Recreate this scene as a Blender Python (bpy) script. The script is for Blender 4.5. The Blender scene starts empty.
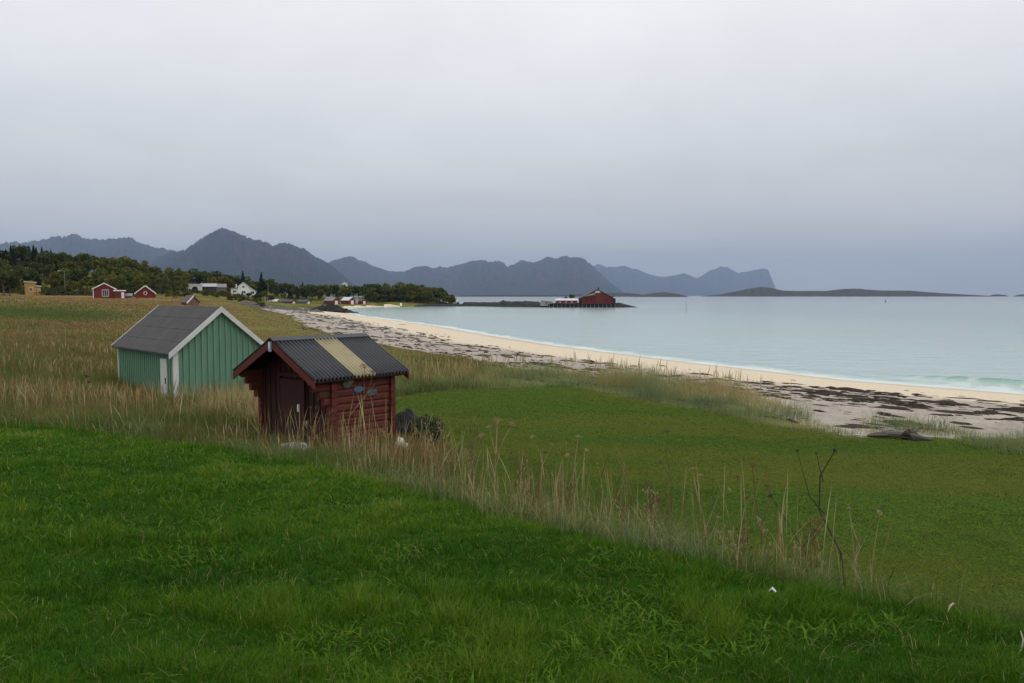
import bpy, math
import numpy as np
from mathutils import Vector
R = math.radians
S = bpy.context.scene
COL = S.collection
rng = np.random.default_rng(11)

# ------------------------------------------------------------------ camera
EYE, F, HOR = 6.0, 796.0, 295.5
PITCH = math.atan((341.5 - HOR) / F)
cam_d = bpy.data.cameras.new('camera')
cam_d.sensor_width = 36.0
cam_d.lens = F / 1024 * 36
cam_d.clip_start = 0.1
cam_d.clip_end = 60000
cam = bpy.data.objects.new('camera', cam_d)
COL.objects.link(cam)
cam.location = (0, 0, EYE)
cam.rotation_euler = (math.pi / 2 - PITCH, 0, 0)
S.camera = cam

# ------------------------------------------------------------------ sky, sun, exposure
SUN_EL, SUN_AZ = R(48), R(105)          # azimuth clockwise from the view direction: over the sea, to the right
W = bpy.data.worlds.new('World')
S.world = W
W.use_nodes = True
wt = W.node_tree
wt.nodes.clear()


def node(t, kind, **kw):
    n = t.nodes.new(kind)
    for k, v in kw.items():
        setattr(n, k, v)
    return n


wo = node(wt, 'ShaderNodeOutputWorld')
sky = node(wt, 'ShaderNodeTexSky', sky_type='NISHITA', sun_disc=False)
sky.sun_elevation = SUN_EL
sky.sun_rotation = SUN_AZ
bg1 = node(wt, 'ShaderNodeBackground')
bg1.inputs[1].default_value = 0.08
wt.links.new(sky.outputs[0], bg1.inputs[0])
tc = node(wt, 'ShaderNodeTexCoord')
sep = node(wt, 'ShaderNodeSeparateXYZ')
wt.links.new(tc.outputs['Generated'], sep.inputs[0])
# flat stratus deck: the direction is projected on a plane overhead so the cloud structure shrinks towards the horizon
vadd = node(wt, 'ShaderNodeVectorMath', operation='ADD')
vadd.inputs[1].default_value = (0, 0, 0.12)
wt.links.new(tc.outputs['Generated'], vadd.inputs[0])
sep2 = node(wt, 'ShaderNodeSeparateXYZ')
wt.links.new(vadd.outputs[0], sep2.inputs[0])
mx = node(wt, 'ShaderNodeMath', operation='MAXIMUM')
mx.inputs[1].default_value = 0.05
wt.links.new(sep2.outputs[2], mx.inputs[0])
dv = []
for k in (0, 1):
    d = node(wt, 'ShaderNodeMath', operation='DIVIDE')
    wt.links.new(sep2.outputs[k], d.inputs[0])
    wt.links.new(mx.outputs[0], d.inputs[1])
    dv.append(d)
cmb = node(wt, 'ShaderNodeCombineXYZ')
wt.links.new(dv[0].outputs[0], cmb.inputs[0])
wt.links.new(dv[1].outputs[0], cmb.inputs[1])
nz = node(wt, 'ShaderNodeTexNoise')
nz.inputs['Scale'].default_value = 0.55
nz.inputs['Detail'].default_value = 7
nz.inputs['Roughness'].default_value = 0.60
nz.inputs['Distortion'].default_value = 0.35
wt.links.new(cmb.outputs[0], nz.inputs['Vector'])
nr = node(wt, 'ShaderNodeMapRange')
nr.inputs[1].default_value = 0.3
nr.inputs[2].default_value = 0.7
nr.inputs[3].default_value = 0.92
nr.inputs[4].default_value = 1.10
wt.links.new(nz.outputs[0], nr.inputs[0])
rp = node(wt, 'ShaderNodeValToRGB')
el = rp.color_ramp.elements
stops = [(0.0, (.570, .570, .540)), (.035, (.580, .588, .570)), (.10, (.660, .675, .675)), (.17, (.750, .765, .775)),
         (.26, (.850, .860, .872)), (.36, (.950, .955, .962)), (.62, (1.10, 1.10, 1.11)), (1.0, (1.22, 1.22, 1.23))]
el[0].position, el[0].color = stops[0][0], (*stops[0][1], 1)
el[1].position, el[1].color = stops[-1][0], (*stops[-1][1], 1)
for p, c in stops[1:-1]:
    e = el.new(p)
    e.color = (*c, 1)
wt.links.new(sep.outputs[2], rp.inputs[0])
vm = node(wt, 'ShaderNodeVectorMath', operation='SCALE')
wt.links.new(rp.outputs[0], vm.inputs[0])
wt.links.new(nr.outputs[0], vm.inputs['Scale'])
bg2 = node(wt, 'ShaderNodeBackground')
bg2.inputs[1].default_value = 1.0
wt.links.new(vm.outputs[0], bg2.inputs[0])
mixs = node(wt, 'ShaderNodeMixShader')
mixs.inputs[0].default_value = 0.94
wt.links.new(bg1.outputs[0], mixs.inputs[1])
wt.links.new(bg2.outputs[0], mixs.inputs[2])
wt.links.new(mixs.outputs[0], wo.inputs['Surface'])

sun_d = bpy.data.lights.new('sun', 'SUN')
sun_d.energy = 0.6
sun_d.angle = R(35)
sun_d.color = (1.0, 0.97, 0.92)
sun = bpy.data.objects.new('sun', sun_d)
COL.objects.link(sun)
sd = Vector((math.sin(SUN_AZ) * math.cos(SUN_EL), math.cos(SUN_AZ) * math.cos(SUN_EL), math.sin(SUN_EL)))
sun.rotation_euler = sd.to_track_quat('Z', 'Y').to_euler()

S.view_settings.view_transform = 'Standard'
S.view_settings.look = 'None'
S.view_settings.exposure = 0.1
S.view_settings.gamma = 1.0
S.cycles.use_denoising = True
S.cycles.max_bounces = 6
S.cycles.volume_bounces = 0
S.cycles.transparent_max_bounces = 8


# ------------------------------------------------------------------ helpers
def tag(o, label=None, cat=None, group=None, kind=None):
    for k, v in (('label', label), ('category', cat), ('group', group), ('kind', kind)):
        if v:
            o[k] = v
    return o


def link(o, parent=None):
    COL.objects.link(o)
    if parent is not None:
        o.parent = parent
    return o


def empty(name, loc=(0, 0, 0), rz=0.0):
    o = bpy.data.objects.new(name, None)
    o.empty_display_size = 0.2
    o.location = loc
    o.rotation_euler = (0, 0, rz)
    return link(o)


def np_mesh(name, V, quads=None, tris=None, attrs=None, mats=(), mat_idx=None, smooth=False):
    me = bpy.data.meshes.new(name)
    V = np.asarray(V, np.float32)
    nq = 0 if quads is None else len(quads)
    nt = 0 if tris is None else len(tris)
    me.vertices.add(len(V))
    me.vertices.foreach_set('co', V.ravel())
    loops = np.concatenate([np.asarray(a, np.int32).ravel() for a in (quads, tris) if a is not None and len(a)])
    me.loops.add(len(loops))
    me.loops.foreach_set('vertex_index', loops)
    me.polygons.add(nq + nt)
    starts = np.concatenate([np.arange(nq) * 4, nq * 4 + np.arange(nt) * 3]).astype(np.int32)
    me.polygons.foreach_set('loop_start', starts)
    if mat_idx is not None:
        me.polygons.foreach_set('material_index', np.asarray(mat_idx, np.int32))
    me.polygons.foreach_set('use_smooth', np.full(nq + nt, smooth))
    for m in mats:
        me.materials.append(m)
    for k, a in (attrs or {}).items():
        a = np.asarray(a, np.float32)
        if a.ndim == 1:
            at = me.attributes.new(k, 'FLOAT', 'POINT')
            at.data.foreach_set('value', a)
        else:
            at = me.attributes.new(k, 'FLOAT_COLOR', 'POINT')
            at.data.foreach_set('color', np.c_[a, np.ones(len(a))].astype(np.float32).ravel())
    me.update(calc_edges=True)
    me.validate()
    return me


class MB:
    """collects simple solids and links them as ONE mesh object"""

    def __init__(self):
        self.v, self.f = [], []

    def add(self, vs, fs):
        b = len(self.v)
        self.v += [tuple(p) for p in vs]
        self.f += [tuple(b + i for i in f) for f in fs]

    def box(self, x0, x1, y0, y1, z0, z1):
        vs = [(x, y, z) for z in (z0, z1) for y in (y0, y1) for x in (x0, x1)]
        self.add(vs, [(0, 2, 3, 1), (4, 5, 7, 6), (0, 1, 5, 4), (1, 3, 7, 5), (3, 2, 6, 7), (2, 0, 4, 6)])

    def prism(self, poly, y0, y1):
        """polygon in xz (counter-clockwise seen from -y) extruded along y"""
        n = len(poly)
        vs = [(x, y0, z) for x, z in poly] + [(x, y1, z) for x, z in poly]
        fs = [tuple(range(n)), tuple(range(2 * n - 1, n - 1, -1))]
        fs += [(i, i + n, (i + 1) % n + n, (i + 1) % n) for i in range(n)]
        self.add(vs, fs)

    def tube(self, pts, rad, n=6, cap=True):
        pts = [Vector(p) for p in pts]
        rad = rad if hasattr(rad, '__len__') else [rad] * len(pts)
        vs, fs = [], []
        for i, p in enumerate(pts):
            t = (pts[min(i + 1, len(pts) - 1)] - pts[max(i - 1, 0)]).normalized()
            a = t.orthogonal().normalized() if i == 0 else (a - t * a.dot(t)).normalized()
            b = t.cross(a)
            for k in range(n):
                th = 2 * math.pi * k / n
                vs.append(p + (a * math.cos(th) + b * math.sin(th)) * rad[i])
        for i in range(len(pts) - 1):
            for k in range(n):
                fs.append((i * n + k, i * n + (k + 1) % n, (i + 1) * n + (k + 1) % n, (i + 1) * n + k))
        if cap:
            fs.append(tuple(range(n - 1, -1, -1)))
            fs.append(tuple((len(pts) - 1) * n + k for k in range(n)))
        self.add(vs, fs)

    def blob(self, c, r, seed=0, rough=0.25, nu=12, nv=7):
        g = np.random.default_rng(seed)
        ph = g.uniform(0, 6.28, (4, 2))
        vs, fs = [], []
        for j in range(nv + 1):
            v = math.pi * j / nv
            for i in range(nu):
                u = 2 * math.pi * i / nu
                k = 1 + rough * (math.sin(2 * u + ph[0, 0] + 2 * v) * .5 + math.sin(3 * u + ph[1, 0]) * math.sin(3 * v + ph[1, 1]) * .5
                                 + .6 * g.uniform(-.5, .5) * math.sin(v))
                vs.append((c[0] + r[0] * k * math.sin(v) * math.cos(u), c[1] + r[1] * k * math.sin(v) * math.sin(u), c[2] + r[2] * k * math.cos(v)))
        for j in range(nv):
            for i in range(nu):
                fs.append((j * nu + i, (j + 1) * nu + i, (j + 1) * nu + (i + 1) % nu, j * nu + (i + 1) % nu))
        self.add(vs, fs)

    def mesh(self, name, mat, smooth=False):
        me = bpy.data.meshes.new(name)
        me.from_pydata(self.v, [], self.f)
        me.materials.append(mat)
        if smooth:
            for p in me.polygons:
                p.use_smooth = True
        me.update()
        return me

    def build(self, name, mat, parent=None, smooth=False, bevel=0.0):
        o = bpy.data.objects.new(name, self.mesh(name, mat, smooth))
        if bevel:
            b = o.modifiers.new('bevel', 'BEVEL')
            b.width = bevel
            b.segments = 2
        return link(o, parent)


def _hash(i, j, s):
    h = (i.astype(np.int64) * 374761393 + j.astype(np.int64) * 668265263 + s * 974711) & 0x7fffffff
    h = ((h ^ (h >> 13)) * 1274126177) & 0x7fffffff
    return ((h ^ (h >> 16)) & 0xffff) / 65535.0


def vnoise(x, y, seed=0):
    i, j = np.floor(x), np.floor(y)
    u, v = x - i, y - j
    u, v = u * u * (3 - 2 * u), v * v * (3 - 2 * v)
    a, b = _hash(i, j, seed), _hash(i + 1, j, seed)
    c, d = _hash(i, j + 1, seed), _hash(i + 1, j + 1, seed)
    return (a + (b - a) * u) * (1 - v) + (c + (d - c) * u) * v


def fbm(x, y, seed=0, octs=4):
    x, y = np.asarray(x, float), np.asarray(y, float)
    t, a, n = 0, 1.0, 0
    for k in range(octs):
        t = t + a * vnoise(x * 2 ** k + 17.3 * k, y * 2 ** k - 9.1 * k, seed + k)
        n += a
        a *= .5
    return t / n


def sstep(a, b, x):
    t = np.clip((x - a) / (b - a), 0, 1)
    return t * t * (3 - 2 * t)


# ------------------------------------------------------------------ materials
MATS = {}


def base_mat(name):
    m = bpy.data.materials.new(name)
    m.use_nodes = True
    return m, m.node_tree, m.node_tree.nodes['Principled BSDF']


def paint(name, col, rough=.7, var=.18, scale=6.0, bump=0.0, stretch=(1, 1, 1), dirt=None, dirt_amt=.35, spec=.3, metal=0.0):
    """procedural weathered paint / stone / wood: noise varies the colour, optional worn patches of a second colour"""
    if name in MATS:
        return MATS[name]
    m, t, p = base_mat(name)
    c = node(t, 'ShaderNodeTexCoord')
    mp = node(t, 'ShaderNodeMapping')
    mp.inputs['Scale'].default_value = stretch
    t.links.new(c.outputs['Object'], mp.inputs[0])
    n = node(t, 'ShaderNodeTexNoise')
    n.inputs['Scale'].default_value = scale
    n.inputs['Detail'].default_value = 6
    n.inputs['Roughness'].default_value = .65
    t.links.new(mp.outputs[0], n.inputs['Vector'])
    r = node(t, 'ShaderNodeValToRGB')
    lo = tuple(x * (1 - var) for x in col)
    hi = tuple(min(1, x * (1 + var)) for x in col)
    r.color_ramp.elements[0].position, r.color_ramp.elements[0].color = .3, (*lo, 1)
    r.color_ramp.elements[1].position, r.color_ramp.elements[1].color = .7, (*hi, 1)
    t.links.new(n.outputs[0], r.inputs[0])
    out = r.outputs[0]
    if dirt:
        n2 = node(t, 'ShaderNodeTexNoise')
        n2.inputs['Scale'].default_value = scale * .45
        n2.inputs['Detail'].default_value = 8
        n2.inputs['Roughness'].default_value = .7
        t.links.new(mp.outputs[0], n2.inputs['Vector'])
        mr = node(t, 'ShaderNodeMapRange')
        mr.inputs[1].default_value, mr.inputs[2].default_value = .5, .72
        mr.inputs[4].default_value = dirt_amt
        t.links.new(n2.outputs[0], mr.inputs[0])
        mix = node(t, 'ShaderNodeMix', data_type='RGBA')
        mix.inputs[7].default_value = (*dirt, 1)
        t.links.new(mr.outputs[0], mix.inputs[0])
        t.links.new(out, mix.inputs[6])
        out = mix.outputs[2]
    t.links.new(out, p.inputs['Base Color'])
    p.inputs['Roughness'].default_value = rough
    p.inputs['Specular IOR Level'].default_value = spec
    p.inputs['Metallic'].default_value = metal
    if bump:
        b = node(t, 'ShaderNodeBump')
        b.inputs['Strength'].default_value = bump
        b.inputs['Distance'].default_value = .02
        t.links.new(n.outputs[0], b.inputs['Height'])
        t.links.new(b.outputs[0], p.inputs['Normal'])
    MATS[name] = m
    return m


def leaf_mat(name, stops, trans=.3, rough=.6, attr='tint'):
    """foliage: colour from a ramp over the per-blade random number stored in the mesh"""
    m, t, p = base_mat(name)
    a = node(t, 'ShaderNodeAttribute', attribute_name=attr)
    r = node(t, 'ShaderNodeValToRGB')
    e = r.color_ramp.elements
    e[0].position, e[0].color = stops[0][0], (*stops[0][1], 1)
    e[1].position, e[1].color = stops[-1][0], (*stops[-1][1], 1)
    for pos, c in stops[1:-1]:
        k = e.new(pos)
        k.color = (*c, 1)
    t.links.new(a.outputs['Fac'], r.inputs[0])
    t.links.new(r.outputs[0], p.inputs['Base Color'])
    p.inputs['Roughness'].default_value = rough
    p.inputs['Specular IOR Level'].default_value = .06
    tr = node(t, 'ShaderNodeBsdfTranslucent')
    t.links.new(r.outputs[0], tr.inputs[0])
    mix = node(t, 'ShaderNodeMixShader')
    mix.inputs[0].default_value = trans
    t.links.new(p.outputs[0], mix.inputs[1])
    t.links.new(tr.outputs[0], mix.inputs[2])
    t.links.new(mix.outputs[0], t.nodes['Material Output'].inputs[0])
    MATS[name] = m
    return m


def col_mat(name, nscale, amt, bump, rough=.95, dist=.03, spec=.02):
    """ground: the colour of each place comes from the mesh, broken up by two noises"""
    m, t, p = base_mat(name)
    a = node(t, 'ShaderNodeAttribute', attribute_name='col')
    c = node(t, 'ShaderNodeTexCoord')
    n = node(t, 'ShaderNodeTexNoise')
    n.inputs['Scale'].default_value = nscale
    n.inputs['Detail'].default_value = 9
    n.inputs['Roughness'].default_value = .7
    t.links.new(c.outputs['Object'], n.inputs['Vector'])
    mr = node(t, 'ShaderNodeMapRange')
    mr.inputs[1].default_value, mr.inputs[2].default_value = .3, .7
    mr.inputs[3].default_value, mr.inputs[4].default_value = 1 - amt, 1 + amt
    t.links.new(n.outputs[0], mr.inputs[0])
    v = node(t, 'ShaderNodeVectorMath', operation='SCALE')
    t.links.new(a.outputs['Color'], v.inputs[0])
    t.links.new(mr.outputs[0], v.inputs['Scale'])
    t.links.new(v.outputs[0], p.inputs['Base Color'])
    p.inputs['Roughness'].default_value = rough
    p.inputs['Specular IOR Level'].default_value = spec
    b = node(t, 'ShaderNodeBump')
    b.inputs['Strength'].default_value = bump
    b.inputs['Distance'].default_value = dist
    t.links.new(n.outputs[0], b.inputs['Height'])
    t.links.new(b.outputs[0], p.inputs['Normal'])
    MATS[name] = m
    return m


# ------------------------------------------------------------------ the lie of the land
def at_px(px, D):
    """world x of a direction px at depth D (used to lay out the survey of the bay)"""
    return (px - 512) / F * D


SHORE = np.array([(260, -120), (100, -20), (60, 20), (31, 48.5), (24, 56), (16.5, 70.5), (5.7, 94), (-4, 122), (-14, 154), (-28, 192),
                  (-44, 232), (-58, 276), (-66, 312), (-73, 350), (-76, 385), (-69, 410), (-54, 427), (-40, 436), (-27, 442), (-24, 455), (-36, 480), (-70, 540),
                  (-160, 720), (-420, 1300)], float)
LANDPOLY = np.vstack([SHORE, [(-2600, 1300), (-2600, -400), (260, -400)]])
VEG = 27.0        # width of the open beach


def seg_dist(x, y, L):
    best = np.full(x.shape, 1e9)
    for (x0, y0), (x1, y1) in zip(L[:-1], L[1:]):
        dx, dy = x1 - x0, y1 - y0
        t = np.clip(((x - x0) * dx + (y - y0) * dy) / (dx * dx + dy * dy), 0, 1)
        best = np.minimum(best, np.hypot(x - x0 - t * dx, y - y0 - t * dy))
    return best


def in_poly(x, y, Pg):
    ins = np.zeros(x.shape, bool)
    n = len(Pg)
    for i in range(n):
        x0, y0 = Pg[i]
        x1, y1 = Pg[(i + 1) % n]
        if y0 == y1:
            continue
        c = ((y0 > y) != (y1 > y)) & (x < (x1 - x0) * (y - y0) / (y1 - y0) + x0)
        ins ^= c
    return ins


def shore_s(x, y):
    x, y = np.asarray(x, float), np.asarray(y, float)
    d = seg_dist(x, y, SHORE)
    return np.where(in_poly(x, y, LANDPOLY), d, -d)


EDGE = np.array([(30, -16), (8, 0), (4.5, 2.5), (2.65, 4.1), (1.7, 4.9), (.4, 6.6), (-1.2, 8.8), (-3, 11.2), (-5.2, 13.6), (-8, 16), (-12.3, 19.2), (-19, 23.5), (-27, 28), (-60, 40)], float)
EDGEPOLY = np.vstack([EDGE, [(-60, -60), (30, -60)]])


def edge_s(x, y):
    x, y = np.asarray(x, float), np.asarray(y, float)
    d = seg_dist(x, y, EDGE)
    return np.where(in_poly(x, y, EDGEPOLY), d, -d)


CP = [(0, 0, 2.6), (-6, 4, 2.7), (8, -6, 2.5), (20, 0, 2.2), (-20, 0, 3.2), (-40, 10, 4.0), (0, -40, 3), (60, -40, 2.2),
      (0, 14, 2.45), (4, 10, 2.4), (8, 9, 2.35), (12, 14, 2.25), (6, 18, 2.3), (0, 22, 2.45), (10, 20, 2.1), (18, 12, 2.15), (16, 20, 2.0),
      (-4.2, 17.5, 2.76), (-3, 16.2, 2.78), (-3, 19.5, 2.7), (5, 28, 2.2), (-2, 30, 2.5), (3, 34, 2.45), (9, 25, 2.05),
      (-11.5, 28, 2.25), (-9.5, 27, 2.25), (-13.5, 31, 2.35), (-15, 24, 2.75), (-18, 29, 2.9), (-23, 36, 3.5), (-16, 42, 2.9), (-9, 40, 2.5), (-6.4, 55, 2.4), (-18, 80, 2.6),
      (-34, 55, 4.2), (-20, 60, 3.3), (-44, 75, 4.7), (-60, 90, 5.0), (-50, 110, 4.4), (-30, 100, 3.3), (-40, 133, 3.1), (-79, 123, 5.3), (-95, 150, 5.3), (-70, 70, 5.2), (-60, 50, 4.9)]
for px, D, z in [(0, 200, 5.4), (105, 200, 5.37), (146, 200, 5.3), (200, 200, 4.3), (260, 200, 3.4), (300, 210, 2.5),
                 (0, 240, 7.0), (60, 240, 6.6), (110, 240, 6.2), (150, 240, 5.8), (200, 240, 5.2), (250, 250, 4.4), (290, 280, 2.5), (310, 280, 2.0),
                 (0, 330, 17), (60, 330, 16.5), (100, 330, 15.5), (150, 330, 10.5), (200, 330, 7.9), (240, 340, 7.2), (290, 340, 1.6), (320, 350, 1.6), (270, 340, 3.4), (300, 385, 1.4), (280, 395, 1.6), (288, 362, 1.3), (302, 362, 1.2), (312, 362, 1.1),
                 (0, 420, 22), (100, 420, 16), (180, 420, 11), (240, 430, 8), (285, 430, 1.7), (345, 430, 1.7), (290, 480, 6), (340, 480, 5), (390, 460, 4.2), (430, 465, 3.2), (450, 470, 2.4), (370, 440, 2.2),
                 (0, 600, 20), (200, 600, 10), (350, 600, 5), (-300, 300, 14), (-300, 150, 8), (-300, 600, 22)]:
    CP.append((at_px(px, D), D, z))
CP = np.array(CP, float)
_n = len(CP)
_A = np.zeros((_n + 3, _n + 3))
_A[:_n, :_n] = np.hypot(CP[:, None, 0] - CP[None, :, 0], CP[:, None, 1] - CP[None, :, 1])
_A[:_n, _n] = 1
_A[:_n, _n + 1:] = CP[:, :2]
_A[_n:, :_n] = _A[:_n, _n:].T
_w = np.linalg.solve(_A, np.r_[CP[:, 2], 0, 0, 0])


def height(x, y):
    x, y = np.asarray(x, float), np.asarray(y, float)
    h = _w[_n] + _w[_n + 1] * x + _w[_n + 2] * y
    for (cx, cy, _), w in zip(CP, _w):
        h = h + w * np.sqrt((x - cx) ** 2 + (y - cy) ** 2 + .25)
    h = np.clip(h, .6, 26)
    r = np.hypot(x, y)
    h = h + (fbm(x / 9, y / 9, 3) - .5) * .22 + (fbm(x / 38, y / 38, 5) - .5) * sstep(30, 90, r) * 1.3 + (fbm(x / 11, y / 11, 6) - .5) * sstep(40, 90, r) * .5
    s = shore_s(x, y)
    # grassy hump crossing the left field
    h = h + 0.95 * np.exp(-((y - 80 + (x + 40) * .25) / 10) ** 2) * sstep(-24, -36, x) * sstep(-140, -90, x)
    prof = np.where(s < VEG, .072 * s + .03 * (fbm(x / 2.2, y / 2.2, 9) - .5) * sstep(6, 14, s), .072 * VEG + (s - VEG) * .22)
    far = sstep(300, 380, y)
    prof = prof * (1 - far) + far * np.where(s < 6, .09 * s, .54 + (s - 6) * .3)
    prof = np.where(s < 0, np.maximum(.06 * s, -3), prof)
    h = np.minimum(h, prof)
    e = edge_s(x, y)
    zn = np.clip(4.4 - .1 * (y - 3.3), 1, 4.6) + (fbm(x / 1.3, y / 1.3, 21) - .5) * .12 + (fbm(x / 5, y / 5, 22) - .5) * .22
    h = h + sstep(-3.0, .25, e) * np.maximum(zn - h, 0)
    return h


def hz(x, y):
    return float(height(np.array([x]), np.array([y]))[0])


def ground(px, py):
    """the spot on the land seen at picture position px, py: marches the line of sight on to the terrain"""
    dx, dv = (px - 512) / F, (341.5 - py) / F
    fy = math.cos(PITCH) + dv * math.sin(PITCH)
    fz = -math.sin(PITCH) + dv * math.cos(PITCH)
    t = np.geomspace(2, 700, 3000)
    g = EYE + fz * t - height(dx * t, fy * t)
    k = int(np.argmax(g < 0)) if (g < 0).any() else len(t) - 1
    return Vector((dx * t[k], fy * t[k], EYE + fz * t[k]))


def on(px, D):
    """ground point at depth D in direction px"""
    x = at_px(px, D)
    return Vector((x, D, hz(x, D)))


def z_at(py, D):
    """height above the sea of picture row py at depth D"""
    return EYE + D * math.tan(math.atan((341.5 - py) / F) - PITCH)


# zone functions --------------------------------------------------------------
LAWN_TOP = np.array([(-40, 24), (-6, 27.5), (-3, 29), (1.9, 31.6), (4.2, 29.5), (6.5, 26.5), (8.1, 23.3), (9.3, 22), (11, 22.3), (13.5, 22), (17, 20.5), (40, 6), (60, -20)], float)
LAWN_LOW = np.vstack([[(-2.6, 18.6), (-3.3, 21), (-4.2, 24), (-4.6, 27), (-3.4, 29), (1.9, 31.6), (4.2, 29.5), (6.5, 26.5), (8.1, 23.3), (9.3, 22), (11, 22.3), (13.5, 22), (17, 20.5), (40, 6), (60, -20),
                        (14, -14), (0, 2), (-1, 12), (-1.2, 17)]])


def lower_lawn(x, y):
    return np.where(in_poly(x, y, LAWN_LOW), 1, -1) * seg_dist(x, y, np.vstack([LAWN_LOW, LAWN_LOW[:1]]))


def ground_colour(x, y, s, e):
    """albedo by place"""
    c = np.zeros((len(x), 3))
    n1, n2, n3 = fbm(x / 7, y / 7, 31), fbm(x / 26, y / 14, 33), fbm(x / 1.5, y / 1.5, 35)
    field = np.array((.19, .145, .06))
    c[:] = field
    g = sstep(.42, .62, n2)[:, None]
    c = c * (1 - g) + g * np.array((.075, .072, .024))
    # rust-brown grass further off
    far = (sstep(45, 110, y) * sstep(20, 60, s))[:, None]
    c = c * (1 - far) + far * (np.array((.23, .145, .066)) * (1 - .5 * g) + .5 * g * np.array((.20, .15, .06)))
    # green hump
    hump = (np.exp(-((y - 66 + (x + 40) * .25) / 8) ** 2) * sstep(-26, -36, x) * sstep(-140, -90, x))[:, None]
    c = c * (1 - hump) + hump * np.array((.050, .066, .019))
    # turf next to the beach
    tb = (sstep(46, 30, s + 14 * (n1 - .5)) * sstep(-2, -8, x))[:, None]
    c = c * (1 - tb) + tb * np.array((.17, .145, .045))
    du = (sstep(44, 36, s) * sstep(-8, -4, x) * sstep(60, 46, y))[:, None]
    c = c * (1 - du) + du * np.array((.125, .135, .052))
    # wooded hill floor and rough green slope
    hill = sstep(205, 240, y)[:, None]
    c = c * (1 - hill) + hill * (np.array((.155, .135, .036)) * (1 - sstep(.45, .6, n1))[:, None] + np.array((.075, .090, .022)) * sstep(.45, .6, n1)[:, None])
    # lawns
    ll = sstep(-.3, .5, lower_lawn(x, y) + (n1 - .5) * .8)[:, None]
    lawn = np.array((.052, .088, .010)) * (.8 + .5 * n1)[:, None]
    lawn = lawn * (1 - sstep(.46, .62, fbm(x / 5, y / 2, 213))[:, None] * .6) + np.array((.086, .092, .012)) * sstep(.46, .62, fbm(x / 5, y / 2, 213))[:, None] * .6
    c = c * (1 - ll) + ll * lawn
    bank = sstep(-3.4, -2.0, e)[:, None]
    c = c * (1 - bank) + bank * np.array((.06, .06, .018))
    nl = sstep(-.4, .1, e)[:, None]
    c = c * (1 - nl) + nl * np.array((.024, .066, .005))
    return c


def sand_colour(x, y, s):
    n1, n2 = fbm(x / 3, y / 3, 41), fbm(x / 12, y / 12, 43)
    dry, grey, wet = np.array((.63, .53, .395)), np.array((.36, .315, .265)), np.array((.47, .40, .31))
    n3 = fbm(x / .7, y / .35, 45)
    u = sstep(12.5, 17, s + 5 * (n2 - .5))[:, None]
    c = dry * (1 - u) + grey * u * (.45 + .6 * n1 + .5 * n3)[:, None]
    w = sstep(3.2, .8, s + 1.4 * (n2 - .5))[:, None]
    return c * (1 - w) + wet * w


# ------------------------------------------------------------------ ground sheets
az = np.r_[np.arange(-180, -50, 2.0), np.arange(-50, 50, .14), np.arange(50, 180.01, 2.0)]
az = np.radians(az)
rr = np.r_[0.02, np.geomspace(.6, 900, 330), 1400, 2200]
AZ, RR = np.meshgrid(az, rr)
gx, gy = (np.sin(AZ) * RR).ravel(), (np.cos(AZ) * RR).ravel()
gs, ge = shore_s(gx, gy), edge_s(gx, gy)
gz = height(gx, gy)
na, nr_ = len(az), len(rr)
idx = np.arange(na * nr_).reshape(nr_, na)
Q = np.stack([idx[:-1, :-1], idx[:-1, 1:], idx[1:, 1:], idx[1:, :-1]], -1).reshape(-1, 4)[:, ::-1]
qs, qe = gs[Q].mean(1), ge[Q].mean(1)
qx, qy = gx[Q].mean(1), gy[Q].mean(1)
vegedge = np.where(qy > 300, 8.0, VEG + 9 * sstep(7.5, 10, qx)) + (fbm(qx / 4, qy / 4, 51) - .5) * 5.0
vegedge = np.where((qy > 405) & (qx > -60), -20, vegedge)
GCOL = ground_colour(gx, gy, gs, ge)
SCOL = sand_colour(gx, gy, gs)
zone = np.full(len(Q), 0)
zone[qe > 0] = 1
zone[qs < vegedge] = 3
zone[(qe <= 0) & (lower_lawn(qx, qy) + (fbm(qx / 1.2, qy / 1.2, 55) - .5) * .9 > 0)] = 2
zone[qs < -14] = -1
m_soil = col_mat('soil_and_turf', 9.0, .35, .6)
m_lawn = col_mat('mown_turf', 7.0, .22, .35)
m_sand = col_mat('sand', 6.0, .28, .6, dist=.03)


def sheet(name, z, col, mat):
    q = Q[zone == z]
    u, inv = np.unique(q, return_inverse=True)
    me = np_mesh(name, np.c_[gx, gy, gz][u], quads=inv.reshape(-1, 4), attrs={'col': col[u]}, mats=[mat], smooth=True)
    o = bpy.data.objects.new(name, me)
    tag(o, kind='structure')
    return link(o)


sheet('meadow_ground', 0, GCOL, m_soil)
sheet('upper_lawn', 1, GCOL, m_lawn)
sheet('lower_lawn', 2, GCOL, m_lawn)
sheet('beach', 3, SCOL, m_sand)

# ------------------------------------------------------------------ sea
wa = np.radians(np.r_[np.arange(-44, 44.01, .12), np.arange(46, 120, 2.0)])
wr = np.geomspace(16, 25500, 640)
WA, WR = np.meshgrid(wa, wr)
wx, wy = (np.sin(WA) * WR).ravel(), (np.cos(WA) * WR).ravel()
ws = shore_s(wx, wy)
widx = np.arange(wx.size).reshape(WA.shape)
WQ = np.stack([widx[:-1, :-1], widx[:-1, 1:], widx[1:, 1:], widx[1:, :-1]], -1).reshape(-1, 4)[:, ::-1]
WQ = WQ[(ws[WQ] < 1.2).any(1)]
brk = sstep(26.5, 32, wx) * (wy < 80)                       # the surf breaks at the near end of the beach
wob = (fbm(wx / 6, wy / 6, 61) - .5)
crest = np.exp(-((ws + 4.6 + 1.6 * wob) / .7) ** 2) * brk
swell = np.exp(-((ws + 2.2 + 1.5 * wob) / .6) ** 2) * (.07 + .05 * brk)
nearw = sstep(900, 60, np.hypot(wx, wy))
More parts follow.
